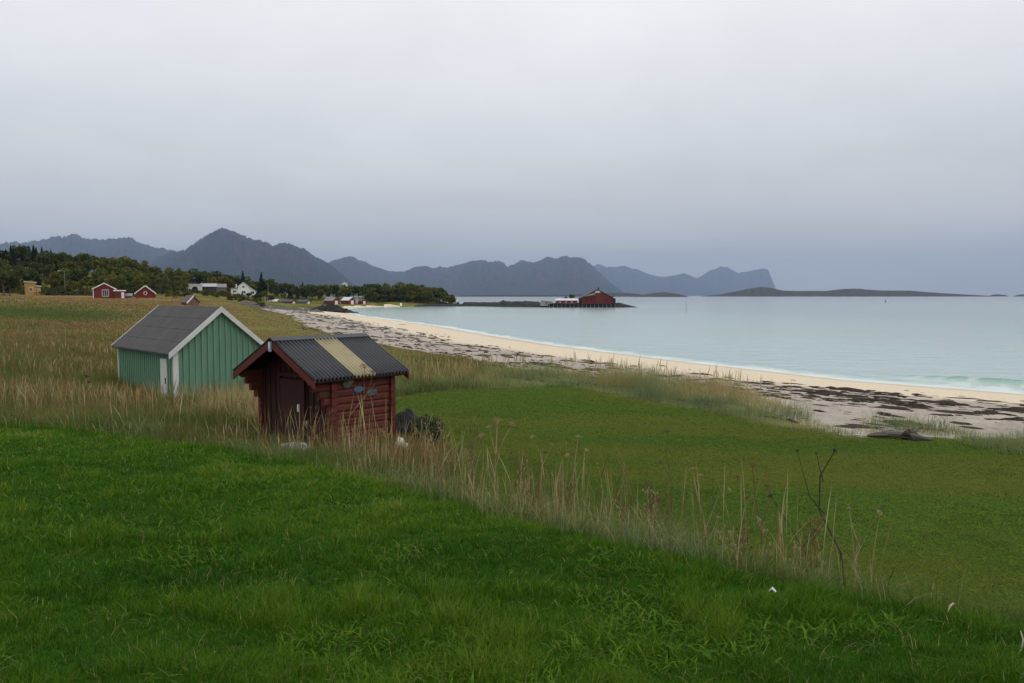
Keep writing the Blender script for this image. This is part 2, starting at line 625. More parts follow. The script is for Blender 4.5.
wz = .03 + .42 * crest + swell + nearw * .05 * (fbm(wx / 5, wy / 2.6, 63) - .5)
# fade the water film on to the sand
foam = sstep(-1.9, -.5, ws + 2.0 * (fbm(wx / 4, wy / 4, 65) - .5)) * (.45 + .5 * sstep(.3, .6, fbm(wx / 1.6, wy / 1.6, 66)))
foam = np.maximum(foam, brk * sstep(-4.1, -3.2, ws + 1.6 * wob) * (.05 + .75 * sstep(.38, .62, fbm(wx / 1.2, wy / 1.2, 67))))
foam = np.maximum(foam, brk * .8 * np.exp(-((ws + 4.25 + 1.6 * wob) / .2) ** 2) * sstep(.45, .6, fbm(wx / 2, wy / 2, 68)))
foam = np.clip(foam, 0, 1) * .6
wcol = np.zeros((wx.size, 3))
deep = sstep(0, -170, ws + 60 * (fbm(wx / 60, wy / 60, 69) - .5))[:, None]
wcol[:] = np.array((.35, .46, .42)) * (1 - deep) + deep * np.array((.215, .290, .282))
fardeep = sstep(300, 1400, wy)[:, None]
wcol = wcol * (1 - fardeep) + fardeep * np.array((.17, .19, .21))
k = np.clip(crest * 1.1, 0, 1)[:, None]
wcol = wcol * (1 - k) + k * np.array((.10, .27, .185))
m_sea, t, p = base_mat('sea_water')
a = node(t, 'ShaderNodeAttribute', attribute_name='col')
fo = node(t, 'ShaderNodeAttribute', attribute_name='foam')
mixc = node(t, 'ShaderNodeMix', data_type='RGBA')
mixc.inputs[7].default_value = (.80, .80, .78, 1)
t.links.new(fo.outputs['Fac'], mixc.inputs[0])
t.links.new(a.outputs['Color'], mixc.inputs[6])
t.links.new(mixc.outputs[2], p.inputs['Base Color'])
mr = node(t, 'ShaderNodeMapRange')
mr.inputs[3].default_value, mr.inputs[4].default_value = .16, .9
t.links.new(fo.outputs['Fac'], mr.inputs[0])
t.links.new(mr.outputs[0], p.inputs['Roughness'])
p.inputs['IOR'].default_value = 1.33
c = node(t, 'ShaderNodeTexCoord')
b0 = None
for sc, st, di, rot in ((.45, .5, .22, .5), (2.2, .4, .06, .9)):
    mp = node(t, 'ShaderNodeMapping')
    mp.inputs['Rotation'].default_value = (0, 0, rot)
    mp.inputs['Scale'].default_value = (.45, 1.3, 1)
    t.links.new(c.outputs['Object'], mp.inputs[0])
    n = node(t, 'ShaderNodeTexNoise')
    n.inputs['Scale'].default_value = sc
    n.inputs['Detail'].default_value = 5
    t.links.new(mp.outputs[0], n.inputs['Vector'])
    b = node(t, 'ShaderNodeBump')
    b.inputs['Strength'].default_value = st
    b.inputs['Distance'].default_value = di
    t.links.new(n.outputs[0], b.inputs['Height'])
    if b0:
        t.links.new(b0.outputs[0], b.inputs['Normal'])
    b0 = b
t.links.new(b0.outputs[0], p.inputs['Normal'])
u, inv = np.unique(WQ, return_inverse=True)
sea = bpy.data.objects.new('sea', np_mesh('sea', np.c_[wx, wy, wz][u], quads=inv.reshape(-1, 4), attrs={'col': wcol[u], 'foam': foam[u]}, mats=[m_sea], smooth=True))
tag(sea, kind='structure')
link(sea)


# ------------------------------------------------------------------ mountains and islands
def interp_profile(pts, step):
    pts = np.array(pts, float)
    xs = np.arange(pts[0, 0], pts[-1, 0] + step * .5, step)
    return xs, np.interp(xs, pts[:, 0], pts[:, 1])


m_rock = col_mat('mountain_rock', .005, .5, .9, dist=60)
m_isle = col_mat('island_heath', .03, .35, .5, dist=1)


def range_mesh(name, pts, D, depth, seed, step=.5, rough=.6, base=(.034, .034, .036), low=(.017, .024, .016), mat=None, rows=34):
    xs, ys = interp_profile(pts, step)
    rg = fbm(xs / 5, xs * 0 + seed, seed, 5) - .5
    hh = np.array([z_at(y, D) for y in ys]) 
    jag = 1 - np.abs(2 * fbm(xs / 2.2, xs * 0 + seed * 3.1, seed + 40, 3) - 1)
    hh = np.maximum(hh * (1 + rg * .12 * rough + (jag - .75) * .09 * rough), 2)
    X = (xs - 512) / F * D
    v = np.r_[np.linspace(0, 1, rows), np.linspace(1.06, 1.6, 8)]
    V, C = [], []
    for vv in v:
        y = D - depth * (1 - vv)
        if vv <= 1:
            prof = vv ** .9
            gul = fbm(X / (depth * .13) + 5 * vv * .15, np.full_like(X, vv * 2.2 + seed), seed + 7, 5)
            rid = 1 - np.abs(2 * gul - 1) * 1.0
            amp = math.sin(math.pi * vv ** 1.3) * .85 * rough
            z = hh * np.clip(prof + amp * (rid - .72), 0.0, 1)
            if vv == 1:
                z = hh
        else:
            z = hh * max(0, 1 - (vv - 1) / .6)
            gul = np.full_like(X, .5)
        V.append(np.c_[X * (y / D), np.full_like(X, y), z - (4 if vv in (0, v[-1]) else 0)])
        f = np.clip(z / hh.max(), 0, 1)[:, None]
        m = sstep(.15, .55, f + (gul[:, None] - .5) * .8)
        C.append(np.array(low) * (1 - m) + np.array(base) * m)
    n = len(xs)
    idx = np.arange(len(v) * n).reshape(len(v), n)
    q = np.stack([idx[:-1, :-1], idx[:-1, 1:], idx[1:, 1:], idx[1:, :-1]], -1).reshape(-1, 4)
    o = bpy.data.objects.new(name, np_mesh(name, np.vstack(V), quads=q, attrs={'col': np.vstack(C)}, mats=[mat or m_rock], smooth=True))
    tag(o, kind='structure')
    return link(o)


range_mesh('mountain_range', [(-120, 262), (-60, 246), (-30, 243), (0, 243.5), (20, 242.5), (39, 241.5), (49, 238.5), (72, 234.6), (78, 234.4), (86, 238), (109, 239.5), (123, 237.6), (131, 237.6), (142, 242.5),
                              (156, 247.3), (176, 250.7), (190, 253), (215, 262), (240, 280), (260, 296)], 11500, 2600, 1)
range_mesh('mountain', [(100, 296), (125, 280), (150, 262), (170, 253), (178, 251), (189, 248.8), (194, 245), (199, 241.5), (207, 236.5), (214.7, 231.7), (222.5, 228.2), (228, 228.8), (238, 232.7), (247, 236), (255.7, 239.5), (267, 241.5),
                        (273, 245.4), (277, 244.6), (281, 243.2), (285, 243.9), (289, 242.8), (296.7, 246.4), (304.5, 248.3), (310, 252), (316, 256), (323, 260), (330, 264), (342, 274), (356, 286), (370, 296)], 8600, 2300, 2)
range_mesh('mountain_range', [(300, 296), (315, 280), (326, 266), (334, 259.7), (343, 258.4), (351.7, 256.2), (359.5, 259.3), (375, 266), (387, 270), (400.5, 272), (408, 270), (420, 266), (428, 266.7), (433, 269), (439.6, 266.7), (447, 268), (457, 265),
                              (473, 261.3), (484.5, 260.3), (488, 261.6), (498, 260.3), (504, 263), (508, 267), (516, 263.2), (520.6, 260.9), (527.5, 262), (535, 262.3), (549, 257), (556.6, 258), (564.5, 256.2), (576, 257),
                              (584, 259), (592, 265.4), (600, 273), (612, 284), (628, 296)], 13000, 2600, 3)
range_mesh('mountain_range', [(560, 296), (575, 280), (588, 268), (597.7, 263.8), (607, 267.3), (625, 266.4), (636.7, 269.3), (648.4, 274.2), (656, 275.6), (664, 277), (672, 275.5), (683.6, 273.2), (693, 277), (704, 282), (716, 290), (722, 296)], 21500, 2600, 4)
range_mesh('mountain', [(655, 296), (668, 289), (682, 282), (690, 279), (697, 278), (707.5, 271.7), (714, 269), (720.6, 266), (728, 268), (737.5, 273), (748, 271.4), (757, 269.5), (764, 268.6), (767.5, 270.6), (770, 277), (775, 288), (778, 296)], 24000, 2200, 5)
range_mesh('island', [(700, 296.4), (713, 295.2), (722, 294), (737, 291), (750, 288.6), (760, 286.9), (769, 287.6), (782, 290.6), (800, 291), (827, 290.8), (840, 289.2), (854, 288.6), (866, 289.6), (880, 290.4), (910, 290.6), (925, 292), (940, 293),
                      (960, 294.2), (985, 295.6), (990, 296.4)], 5000, 420, 6, step=.6, rough=.7, base=(.045, .048, .028), low=(.05, .045, .036), mat=m_isle, rows=16)
range_mesh('island', [(986, 296.3), (992, 294.6), (998, 294.2), (1004, 295), (1008, 296.3)], 5100, 200, 7, step=.5, base=(.045, .048, .03), low=(.05, .045, .036), mat=m_isle, rows=10)
range_mesh('island', [(1012, 296.3), (1018, 294.6), (1040, 293.6), (1070, 294), (1090, 296.3)], 5100, 200, 8, step=.5, base=(.045, .048, .03), low=(.05, .045, .036), mat=m_isle, rows=10)
range_mesh('island', [(630, 296.5), (646, 294.2), (655, 292.9), (662, 292.3), (672, 293), (680, 294.4), (688, 296.5)], 3600, 200, 9, step=.5, base=(.06, .058, .034), low=(.05, .045, .036), mat=m_isle, rows=12)
range_mesh('island', [(455, 296.4), (470, 295.2), (490, 294.9), (520, 294.7), (548, 294.9), (570, 294.6), (600, 293.4), (613, 292.8), (628, 293), (641, 294.4), (650, 296.4)], 4200, 240, 10, step=.5, base=(.045, .05, .034), low=(.045, .045, .036), mat=m_isle, rows=12)
# ------------------------------------------------------------------ haze: damp air over the bay
hb = MB()
hb.box(-26500, 26500, -2500, 26500, -6, 1250)
m_haze = bpy.data.materials.new('haze')
m_haze.use_nodes = True
ht = m_haze.node_tree
ht.nodes.clear()
ho = node(ht, 'ShaderNodeOutputMaterial')
hv = node(ht, 'ShaderNodeVolumePrincipled')
hv.inputs['Color'].default_value = (.49, .64, .92, 1)
hv.inputs['Density'].default_value = 5.4e-5
hv.inputs['Anisotropy'].default_value = 0.0
ht.links.new(hv.outputs[0], ho.inputs['Volume'])
tag(hb.build('haze', m_haze), kind='stuff', label='damp grey sea haze over the whole bay', cat='haze')


# ------------------------------------------------------------------ buildings
def wall_shell(w, l, hw, rise, y0=0.0):
    m = MB()
    m.prism([(-w / 2, -.6), (w / 2, -.6), (w / 2, hw), (0, hw + rise), (-w / 2, hw)], y0, y0 + l)
    return m


def gable_roof(w, l, hw, rise, over, ov_end, t, y0=0.0):
    m = MB()
    k = rise / (w / 2)
    e = w / 2 + over
    for s in (-1, 1):
        a, b = (s * e, hw - over * k + .02), (0, hw + rise + .02)
        poly = [a, b, (b[0], b[1] + t), (a[0], a[1] + t)]
        if s > 0:
            poly = poly[::-1]
        m.prism(poly, y0 - ov_end, y0 + l + ov_end)
    return m


def bargeboard(w, hw, rise, over, y, t, d, th=.03, s=1):
    """one sloping board of the gable trim"""
    m = MB()
    k = rise / (w / 2)
    e = w / 2 + over
    poly = [(s * e, hw - over * k - d), (0, hw + rise - d), (0, hw + rise + t), (s * e, hw - over * k + t)]
    if s > 0:
        poly = poly[::-1]
    m.prism(poly, y, y + th)
    return m


def window(root, face, w, x, z, ww, wh, frame, pane, y=0.0, bars=1):
    """framed window with its pane as a sub-part; face is front, right or left"""
    f, g = MB(), MB()
    b = min(.09, ww * .13)

    def put(m, x0, x1, z0, z1, d0, d1):
        if face == 'front':
            m.box(x0, x1, y - d1, y - d0, z0, z1)
        elif face == 'right':
            m.box(w / 2 + d0, w / 2 + d1, x0, x1, z0, z1)
        else:
            m.box(-w / 2 - d1, -w / 2 - d0, x0, x1, z0, z1)
    x0, x1, z0, z1 = x - ww / 2, x + ww / 2, z - wh / 2, z + wh / 2
    put(f, x0, x0 + b, z0, z1, 0, .07)
    put(f, x1 - b, x1, z0, z1, 0, .07)
    put(f, x0 + b, x1 - b, z1 - b, z1, 0, .07)
    put(f, x0 + b, x1 - b, z0, z0 + b, 0, .07)
    for i in range(bars):
        xc = x0 + (i + 1) * ww / (bars + 1)
        put(f, xc - b / 3, xc + b / 3, z0 + b, z1 - b, 0, .06)
    put(g, x0 + b, x1 - b, z0 + b, z1 - b, .01, .03)
    fo_ = f.build('window', frame, root)
    g.build('pane', pane, fo_)
    return fo_


m_white = paint('white_paint', (.72, .72, .69), .6, .08, 2.0)
m_glass = paint('window_glass', (.03, .035, .04), .12, .1, 1.0, spec=.5)
m_red = paint('falu_red_paint', (.155, .021, .016), .75, .22, 3.0, dirt=(.09, .05, .04))
m_red2 = paint('bright_red_paint', (.150, .022, .019), .75, .3, .8, dirt=(.07, .04, .036), dirt_amt=.6)
m_grey_roof = paint('grey_slate', (.20, .20, .21), .7, .15, 3.0)
m_lead = paint('dark_roofing', (.075, .075, .08), .75, .2, 2.0)
m_pale_roof = paint('pale_metal_roof', (.55, .56, .58), .5, .1, 1.5)
m_yellow = paint('ochre_paint', (.42, .24, .065), .7, .15, 2.0)
m_wood_grey = paint('weathered_wood', (.16, .14, .115), .85, .3, 5.0, stretch=(1, 1, .15))
m_concrete = paint('pale_render', (.55, .54, .50), .8, .15, 1.0)
m_dark = paint('dark_opening', (.015, .014, .014), .9, .1, 1.0)


def simple_house(name, label, cat, loc, rz, w, l, hw, rise, wall, roof, over=.3, ov=.3, t=.14, trim=None, group=None, sink=True):
    root = tag(empty(name, loc, rz), label, cat, group)
    wall_shell(w, l, hw, rise).build('wall', wall, root)
    gable_roof(w, l, hw, rise, over, ov, t).build('roof', roof, root)
    if trim:
        for s in (-1, 1):
            bargeboard(w, hw, rise, over, -ov - .04, t + .02, .12, .04, s).build('bargeboard', trim, root)
    return root


def door(root, face, w, x, dw, dh, mat, y=0.0, name='door'):
    m = MB()
    if face == 'front':
        m.box(x - dw / 2, x + dw / 2, y - .06, y - .0, 0, dh)
    else:
        m.box(w / 2, w / 2 + .06, x - dw / 2, x + dw / 2, 0, dh)
    return m.build(name, mat, root)


# the far red house and its neighbours on the field
def face_cam(p, extra=0.0):
    return -math.atan2(p.x, p.y) * 1.0 + extra


p = on(105, 200)
h = simple_house('red_house', 'red wooden house with grey gable roof and white paned window on the field', 'house', p, face_cam(p), 4.9, 7.0, 2.45, 1.35, m_red, m_grey_roof, trim=m_white)
window(h, 'front', 4.9, .25, 1.35, 1.5, 1.7, m_white, m_glass, bars=2)
for s in (-1, 1):
    m = MB()
    m.box(s * 2.45 - .09, s * 2.45 + .09, -.05, .09, -.3, 2.45)
    m.build('corner_board', m_white, h)
p = on(120.5, 201)
h = tag(empty('red_annex', p, face_cam(p)), 'small flat-roofed red annex with white roof edge right of the red house', 'annex')
m = MB(); m.box(-1.25, 1.25, 0, 3.5, -.5, 1.85); m.build('wall', m_red, h)
m = MB(); m.box(-1.45, 1.45, -.25, 3.7, 1.85, 2.15); m.build('roof', m_white, h)
m = MB(); m.box(.35, 1.0, -.06, -.003, 0, 1.6); m.build('door', m_white, h)
m = MB(); m.box(-.75, -.15, -.05, -.003, .7, 1.4); m.build('window', m_glass, h)
p = on(132, 204)
simple_house('grey_lean_to', 'low grey roofed lean-to between the two red houses', 'shed', p, face_cam(p) + R(88), 3.2, 2.0, .55, .5, m_wood_grey, m_grey_roof)
p = on(146, 200)
h = simple_house('red_cabin', 'small red cabin with bold white bargeboards and one round white window', 'cabin', p, face_cam(p, R(-3)), 4.3, 5.5, 1.25, 1.75, m_red, m_lead, over=.35, trim=m_white)
m = MB(); m.tube([(.0, -.003, 1.15), (.0, -.09, 1.15)], .45, 12); wf = m.build('window', m_white, h)
m = MB(); m.tube([(.0, -.10, 1.15), (.0, -.115, 1.15)], .32, 12); m.build('pane', m_glass, wf)
p = on(193.5, 150)
h = simple_house('brown_shed', 'small brown shed with one bright white bargeboard just over the green boathouse roof', 'shed', p, face_cam(p, R(30)), 2.3, 2.2, .75, 1.1, paint('brown_boards', (.17, .09, .075), .8), paint('brown_roof', (.115, .088, .078), .85), over=.25, ov=.2)
bargeboard(2.3, .75, 1.1, .25, -.26, .16, .16, .05, -1).build('bargeboard', m_white, h)
# yellow house in the trees
p = on(34.5, 222)
h = tag(empty('yellow_house', p, face_cam(p, R(4))), 'ochre yellow house with white flat roof edges under dark trees', 'house')
m = MB(); m.box(-1.9, .6, 0, 4, -.5, 3.5); m.box(.6, 1.8, .4, 4, -.5, 2.5); m.build('wall', m_yellow, h)
m = MB(); m.prism([(-2.1, 3.65), (.85, 3.42), (.85, 3.6), (-2.1, 3.85)], -.3, 4.2); m.prism([(.6, 2.5), (2.05, 2.38), (2.05, 2.55), (.6, 2.7)], .1, 4.2); m.build('roof', m_white, h)
window(h, 'front', 0, -.6, 1.6, .9, 1.2, m_white, m_glass)
window(h, 'front', 0, 1.2, 1.3, .55, .9, m_white, m_glass, y=.4)

# mid-distance group on the slope
def slope(px, D):
    q = on(px, D)
    return q


p = slope(195.5, 322)
h = tag(empty('white_garage', p, face_cam(p)), 'low pale garage with dark arched opening on the grassy slope', 'garage')
m = MB(); m.prism([(-2.7, -.6), (2.7, -.6), (2.9, 2.5), (-2.9, 2.5)], 0, 5); m.build('wall', m_concrete, h)
m = MB(); m.box(-3.1, 3.0, -.2, 5.2, 2.5, 2.75); m.build('roof', m_pale_roof, h)
m = MB(); m.prism([(-1.0, 0), (1.1, 0), (1.1, 1.1), (.6, 1.7), (-.5, 1.7), (-1.0, 1.1)], -.05, -.003); m.build('opening', m_dark, h)
p = slope(214.5, 330)
h = tag(empty('long_grey_house', p, face_cam(p)), 'long low house with pale grey roof and dark wall between garage and white house', 'house')
m = MB(); m.box(-5, 1, 0, 6, -.6, 2.2); m.build('wall', paint('dark_boards', (.05, .045, .045), .8), h)
m = MB(); m.box(1, 4.6, .6, 6, -.6, 2.0); m.build('annex_wall', m_wood_grey, h)
m = MB(); m.prism([(-5.3, 2.2), (1.2, 2.2), (1.2, 2.3), (-5.3, 2.3)], -.5, 6.5); m.add([(-5.3, -.5, 2.3), (1.2, -.5, 2.3), (1.2, 3, 3.6), (-5.3, 3, 3.6), (-5.3, 6.5, 2.3), (1.2, 6.5, 2.3)], [(0, 1, 2, 3), (3, 2, 5, 4), (0, 3, 4), (1, 5, 2)]); m.build('roof', paint('light_grey_roof', (.36, .36, .37), .6), h)
m = MB(); m.add([(1.2, .2, 2.0), (5.0, .2, 2.0), (5.0, 3, 3.5), (1.2, 3, 3.5), (1.2, 6.5, 2.0), (5.0, 6.5, 2.0)], [(0, 1, 2, 3), (3, 2, 5, 4), (0, 3, 4), (1, 5, 2), (0, 4, 5, 1)]); m.build('roof', m_grey_roof, h)
p = slope(244, 336)
h = tag(empty('white_house', p, face_cam(p)), 'white two-storey house with stepped gables and dark windows among trees', 'house')
m = MB()
m.prism([(-2.2, -.6), (2.2, -.6), (2.2, 3.6), (0, 5.4), (-2.2, 3.6)], 0, 7)
m.box(-5.0, -2.2, .5, 6, -.6, 2.7)
m.prism([(2.2, -.6), (5.0, -.6), (5.0, 1.4), (2.2, 3.4)], .8, 6)
m.build('wall', m_white, h)
gable_roof(4.4, 7, 3.6, 1.8, .3, .3, .14).build('roof', m_pale_roof, h)
m = MB(); m.box(-5.3, -2.2, .2, 6.2, 2.7, 2.95); m.build('roof', m_grey_roof, h)
m = MB(); m.prism([(2.2, 3.4), (5.4, 1.15), (5.4, 1.4), (2.2, 3.66)], .5, 6.2); m.build('roof', m_pale_roof, h)
m = MB(); m.box(-3.1, -2.6, 2.5, 3.1, 2.9, 4.6); m.build('chimney', m_white, h)
for (x, z, a, b, y) in ((0, 3.4, 1.1, 1.0, 0), (-3.6, 1.5, 1.3, 1.0, .5), (0, 1.2, 1.6, 1.1, 0), (3.6, 1.0, 1.5, 1.2, .8)):
    window(h, 'front', 0, x, z, a, b, m_white, m_glass, y=y)
p = slope(278.5, 330)
simple_house('pale_roofed_shed', 'low shed with pale roof in bushes above the shore', 'shed', p, R(80), 3.4, 3.6, .9, .7, m_wood_grey, m_pale_roof)
p = on(345.5, 470); p.z = z_at(291.5, 470)
h = tag(empty('white_tower', p, R(20)), 'narrow white tower-like house showing through the shore trees', 'house')
m = MB(); m.box(-1.5, 1.5, 0, 3, -5, 4.6); m.build('wall', m_white, h)
m = MB(); m.prism([(-1.7, 4.6), (1.7, 4.6), (0, 5.4)], -.2, 3.2); m.build('roof', m_pale_roof, h)

# boathouses on the far beach
BH = [(289, 425, 7.6, 3.7, 1.55, .95, 58, m_red, m_lead, 'dull red boathouse with dark roof, leftmost on the far shore'),
      (304, 428, 7.6, 3.8, 1.5, 1.0, 58, m_wood_grey, m_lead, 'dark brown boathouse with white door, second from the left'),
      (332, 420, 7.4, 4.6, 2.0, 1.7, 52, m_red2, m_grey_roof, 'red boathouse with slate grey roof and white door, in the middle of the row'),
      (348.5, 424, 6.4, 4.6, 2.2, 1.6, 52, m_red2, m_pale_roof, 'red boathouse with almost white metal roof on the far beach'),
      (357.5, 432, 2.2, 3.2, 2.2, .9, 40, m_concrete, m_grey_roof, 'narrow grey boathouse squeezed between two red ones'),
      (362.5, 428, 3.4, 3.4, 1.9, 1.0, 48, m_red2, m_lead, 'small red boathouse at the right end of the row')]
for px, D, l, w, hw, rise, a, wm, rm, lb in BH:
    q = on(px, D)
    r = R(a)
    # the ridge runs along the beach: centre the house on q
    off = Vector((-math.sin(r) * l / 2, math.cos(r) * l / 2, 0))
    h = simple_house('boathouse', lb, 'boathouse', q - off + Vector((0, 0, z_at(304.4, D) - q.z)), r, w, l, hw, rise, wm, rm, over=.25, ov=.2, t=.12, group='boathouses on the far beach')
    door(h, 'front', w, 0, w * .42, hw * .95, m_white)

# ------------------------------------------------------------------ mole, pier and red warehouse
m_mole = paint('dark_shore_rock', (.028, .027, .026), .9, .45, .8, bump=.6)
m_stone = paint('grey_stone', (.13, .125, .115), .9, .3, 2.0, bump=.5)


def lump_mesh(name, pts, seed, mat, step=.8, n=9):
    """a rock bank along pts = (x, y, half width, height), rough stepped faces"""
    P = np.array(pts, float)
    d = np.r_[0, np.cumsum(np.hypot(np.diff(P[:, 0]), np.diff(P[:, 1])))]
    t = np.arange(0, d[-1] + step, step)
    c = np.stack([np.interp(t, d, P[:, k]) for k in range(4)], 1)
    tx, ty = np.gradient(c[:, 0]), np.gradient(c[:, 1])
    L = np.hypot(tx, ty)
    nx, ny = -ty / L, tx / L
    V = []
    for j in range(n):
        u = -1 + 2 * j / (n - 1)
        prof = min(1, (1 - abs(u)) * 2.6)
        rough = fbm(t / 1.7, np.full_like(t, j * 1.9 + seed), seed, 3) - .5
        r2 = fbm(t / 1.3, np.full_like(t, j * 2.3 + seed), seed + 5, 3) - .5
        z = -.8 + (c[:, 3] + .8) * np.clip(prof * (1 + .55 * rough), 0, 1.25)
        if j in (0, n - 1):
            z = np.full_like(z, -1.2)
        w = c[:, 2] * u * (1 + .25 * r2)
        V.append(np.c_[c[:, 0] + nx * w, c[:, 1] + ny * w, z])
    m = len(t)
    idx = np.arange(n * m).reshape(n, m)
    q = np.stack([idx[:-1, :-1], idx[:-1, 1:], idx[1:, 1:], idx[1:, :-1]], -1).reshape(-1, 4)
    return link(bpy.data.objects.new(name, np_mesh(name, np.vstack(V), quads=q, mats=[mat])))


MD = 402
X = lambda px, D=MD: at_px(px, D)
tag(lump_mesh('rock_mole', [(X(536), 412, 2, 1.0), (X(545), 410, 5, 1.9), (X(570), 409, 8, 2.2), (X(600), 409, 9, 2.2), (X(614), 408, 8, 2.2), (X(621), 406, 6, 1.9), (X(628), 404, 4, 1.1), (X(634), 403, 2.5, .45), (X(639), 402, 1.2, -.1)], 71, m_mole),
    'dark rock mole tapering into the sea under the red warehouse', 'mole')
tag(lump_mesh('breakwater', [(-27, 447, 2.6, 2.2), (-14, 440, 2.8, 2.1), (X(497), 428, 2.8, 2.2), (X(504), 424, 3, 2.9), (X(520), 418, 3, 2.8), (X(538), 413, 3, 2.6), (X(546), 411, 2.5, 1.7)], 73, paint('breakwater_rock', (.048, .046, .042), .9, .4, .7, bump=.5)),
    'long low breakwater of dark rock running from the wooded headland to the mole', 'breakwater')
tag(lump_mesh('shore_rocks', [(-52, 428, 1.5, .5), (-46, 432.5, 3, 1.2), (-36, 437, 3, 1.2), (-29, 441, 3, 1.3), (-25, 446, 2.5, .8)], 75, m_mole), 'dark rocks along the waterline below the headland wood', 'rocks')
h = tag(empty('quay', (0, 0, 0)), 'low timber quay with pale posts along the front of the mole', 'quay')
m = MB(); m.box(X(548), X(615), 398.4, 402, 1.6, 1.85); m.build('deck', m_mole, h)
m = MB(); m.box(X(548), X(615), 399.4, 401.8, -1.5, 1.597); m.build('stone_wall', m_mole, h)
for i in range(17):
    m = MB(); xx = X(549) + i * (X(614) - X(549)) / 16; m.box(xx - .13, xx + .13, 398.1, 398.4, .2, 1.5)
    m.build('post', paint('pale_timber', (.22, .21, .19), .8), h)
h = tag(empty('red_warehouse', (X(597), 401.8, 1.9), R(3)), 'big red gabled warehouse with white gable window at the tip of the mole', 'warehouse')
wall_shell(15.4, 12, 3.0, 4.1).build('wall', m_red2, h)
gable_roof(15.4, 12, 3.0, 4.1, .8, .6, .25).build('roof', m_lead, h)
m = MB(); m.prism([(-1.3, 5.5), (1.7, 5.5), (1.3, 6.2), (.2, 6.55), (-.9, 6.2)], -.06, -.003); m.build('gable_window', m_white, h)
m = MB(); m.prism([(-6.4, 3.55), (-1.2, 4.5), (-1.2, 5.15), (-2.2, 5.3), (-6.4, 3.8)], -1.4, -.003); m.build('porch_roof', paint('green_grey_felt', (.24, .24, .21), .8), h)
m = MB(); m.box(-.9, 2.2, -.08, -.003, 0, 3.4); m.build('door', paint('worn_red_door', (.13, .035, .033), .8), h)
for x in (-5.4, -3.2, 4.6):
    window(h, 'front', 0, x, 1.7, .8, 1.0, m_dark, m_glass)
m = MB(); m.box(.9, 1.3, 3, 3.4, 6.8, 8.3); m.build('chimney', m_dark, h)
m = MB(); m.box(7.72, 9.6, 1, 8, 0, 2.6); m.box(7.8, 9.2, 1, 7, 2.6, 3.6); m.build('side_annex', paint('tarred_boards', (.035, .035, .045), .8), h)
m = MB(); m.box(8.3, 9.3, .85, .99, 2.7, 3.3); m.build('side_window', m_white, h)
h = tag(empty('low_red_store', (X(567), 402.5, 1.75), R(2)), 'long low red store with a white roof left of the warehouse', 'store')
m = MB(); m.box(-5.2, 5.2, 0, 5, -.3, 1.75); m.build('wall', paint('faded_red_boards', (.17, .06, .06), .8), h)
m = MB(); m.add([(-5.7, -.4, 1.75), (5.7, -.4, 1.75), (5.7, 2.5, 2.75), (-5.7, 2.5, 2.75), (-5.7, 5.4, 1.75), (5.7, 5.4, 1.75)], [(0, 1, 2, 3), (3, 2, 5, 4), (0, 3, 4), (1, 5, 2), (0, 4, 5, 1)]); m.build('roof', m_pale_roof, h)
for x in (-3.5, -.5, 2.4):
    m = MB(); m.box(x - .35, x + .35, -.06, -.003, .6, 1.3); m.build('window', m_concrete, h)
h = tag(empty('white_shed', (X(546.5), 405, 1.3), R(-6)), 'small white shed with sloping pale roof on the breakwater end', 'shed')
m = MB(); m.prism([(-3.1, -.6), (3.1, -.6), (3.1, 1.6), (-2.4, 2.4), (-3.1, 1.2)], 0, 4); m.build('wall', paint('grey_boards', (.30, .30, .29), .8), h)
m = MB(); m.prism([(-2.6, 2.38), (3.4, 1.55), (3.4, 1.75), (-2.6, 2.6)], -.3, 4.3); m.build('roof', m_pale_roof, h)
m = MB(); m.box(-.5, .5, -.05, -.003, 0, 1.5); m.build('door', m_wood_grey, h)
p = Vector((at_px(457.5, 447), 447, 1.2))
h = tag(empty('harbour_light', p), 'tiny white light hut at the tip of the wooded headland', 'beacon')
m = MB(); m.box(-.9, .9, 0, 1.8, -1, 2.6); m.build('hut', m_white, h)
m = MB(); m.tube([(0, .9, 2.6), (0, .9, 3.1), (0, .9, 3.5)], [.5, .5, .05], 8); m.build('lantern', m_pale_roof, h)

# poles and marks
def pole(label, px, D, top, mat, rad=.09, arm=None, name='utility_pole', cat='pole', base=None):
    q = on(px, D)
    h = tag(empty(name, q), label, cat)
    H = z_at(top, D) - q.z
    m = MB(); m.tube([(0, 0, -.4), (0, 0, H)], [rad * 1.2, rad], 8); m.build('post', mat, h)
    if arm == 'cross':
        m = MB(); m.box(-.9, .9, -.06, .06, H - .6, H - .45); m.build('crossarm', mat, h)
    if arm == 'lamp':
        m = MB(); m.tube([(0, 0, H - .05), (-.5, 0, H + .15), (-1.3, 0, H + .1)], .05, 6); m.build('arm', mat, h)
        m = MB(); m.box(-1.9, -1.2, -.15, .15, H - .02, H + .12); m.build('lamp_head', m_pale_roof, h)
    return h


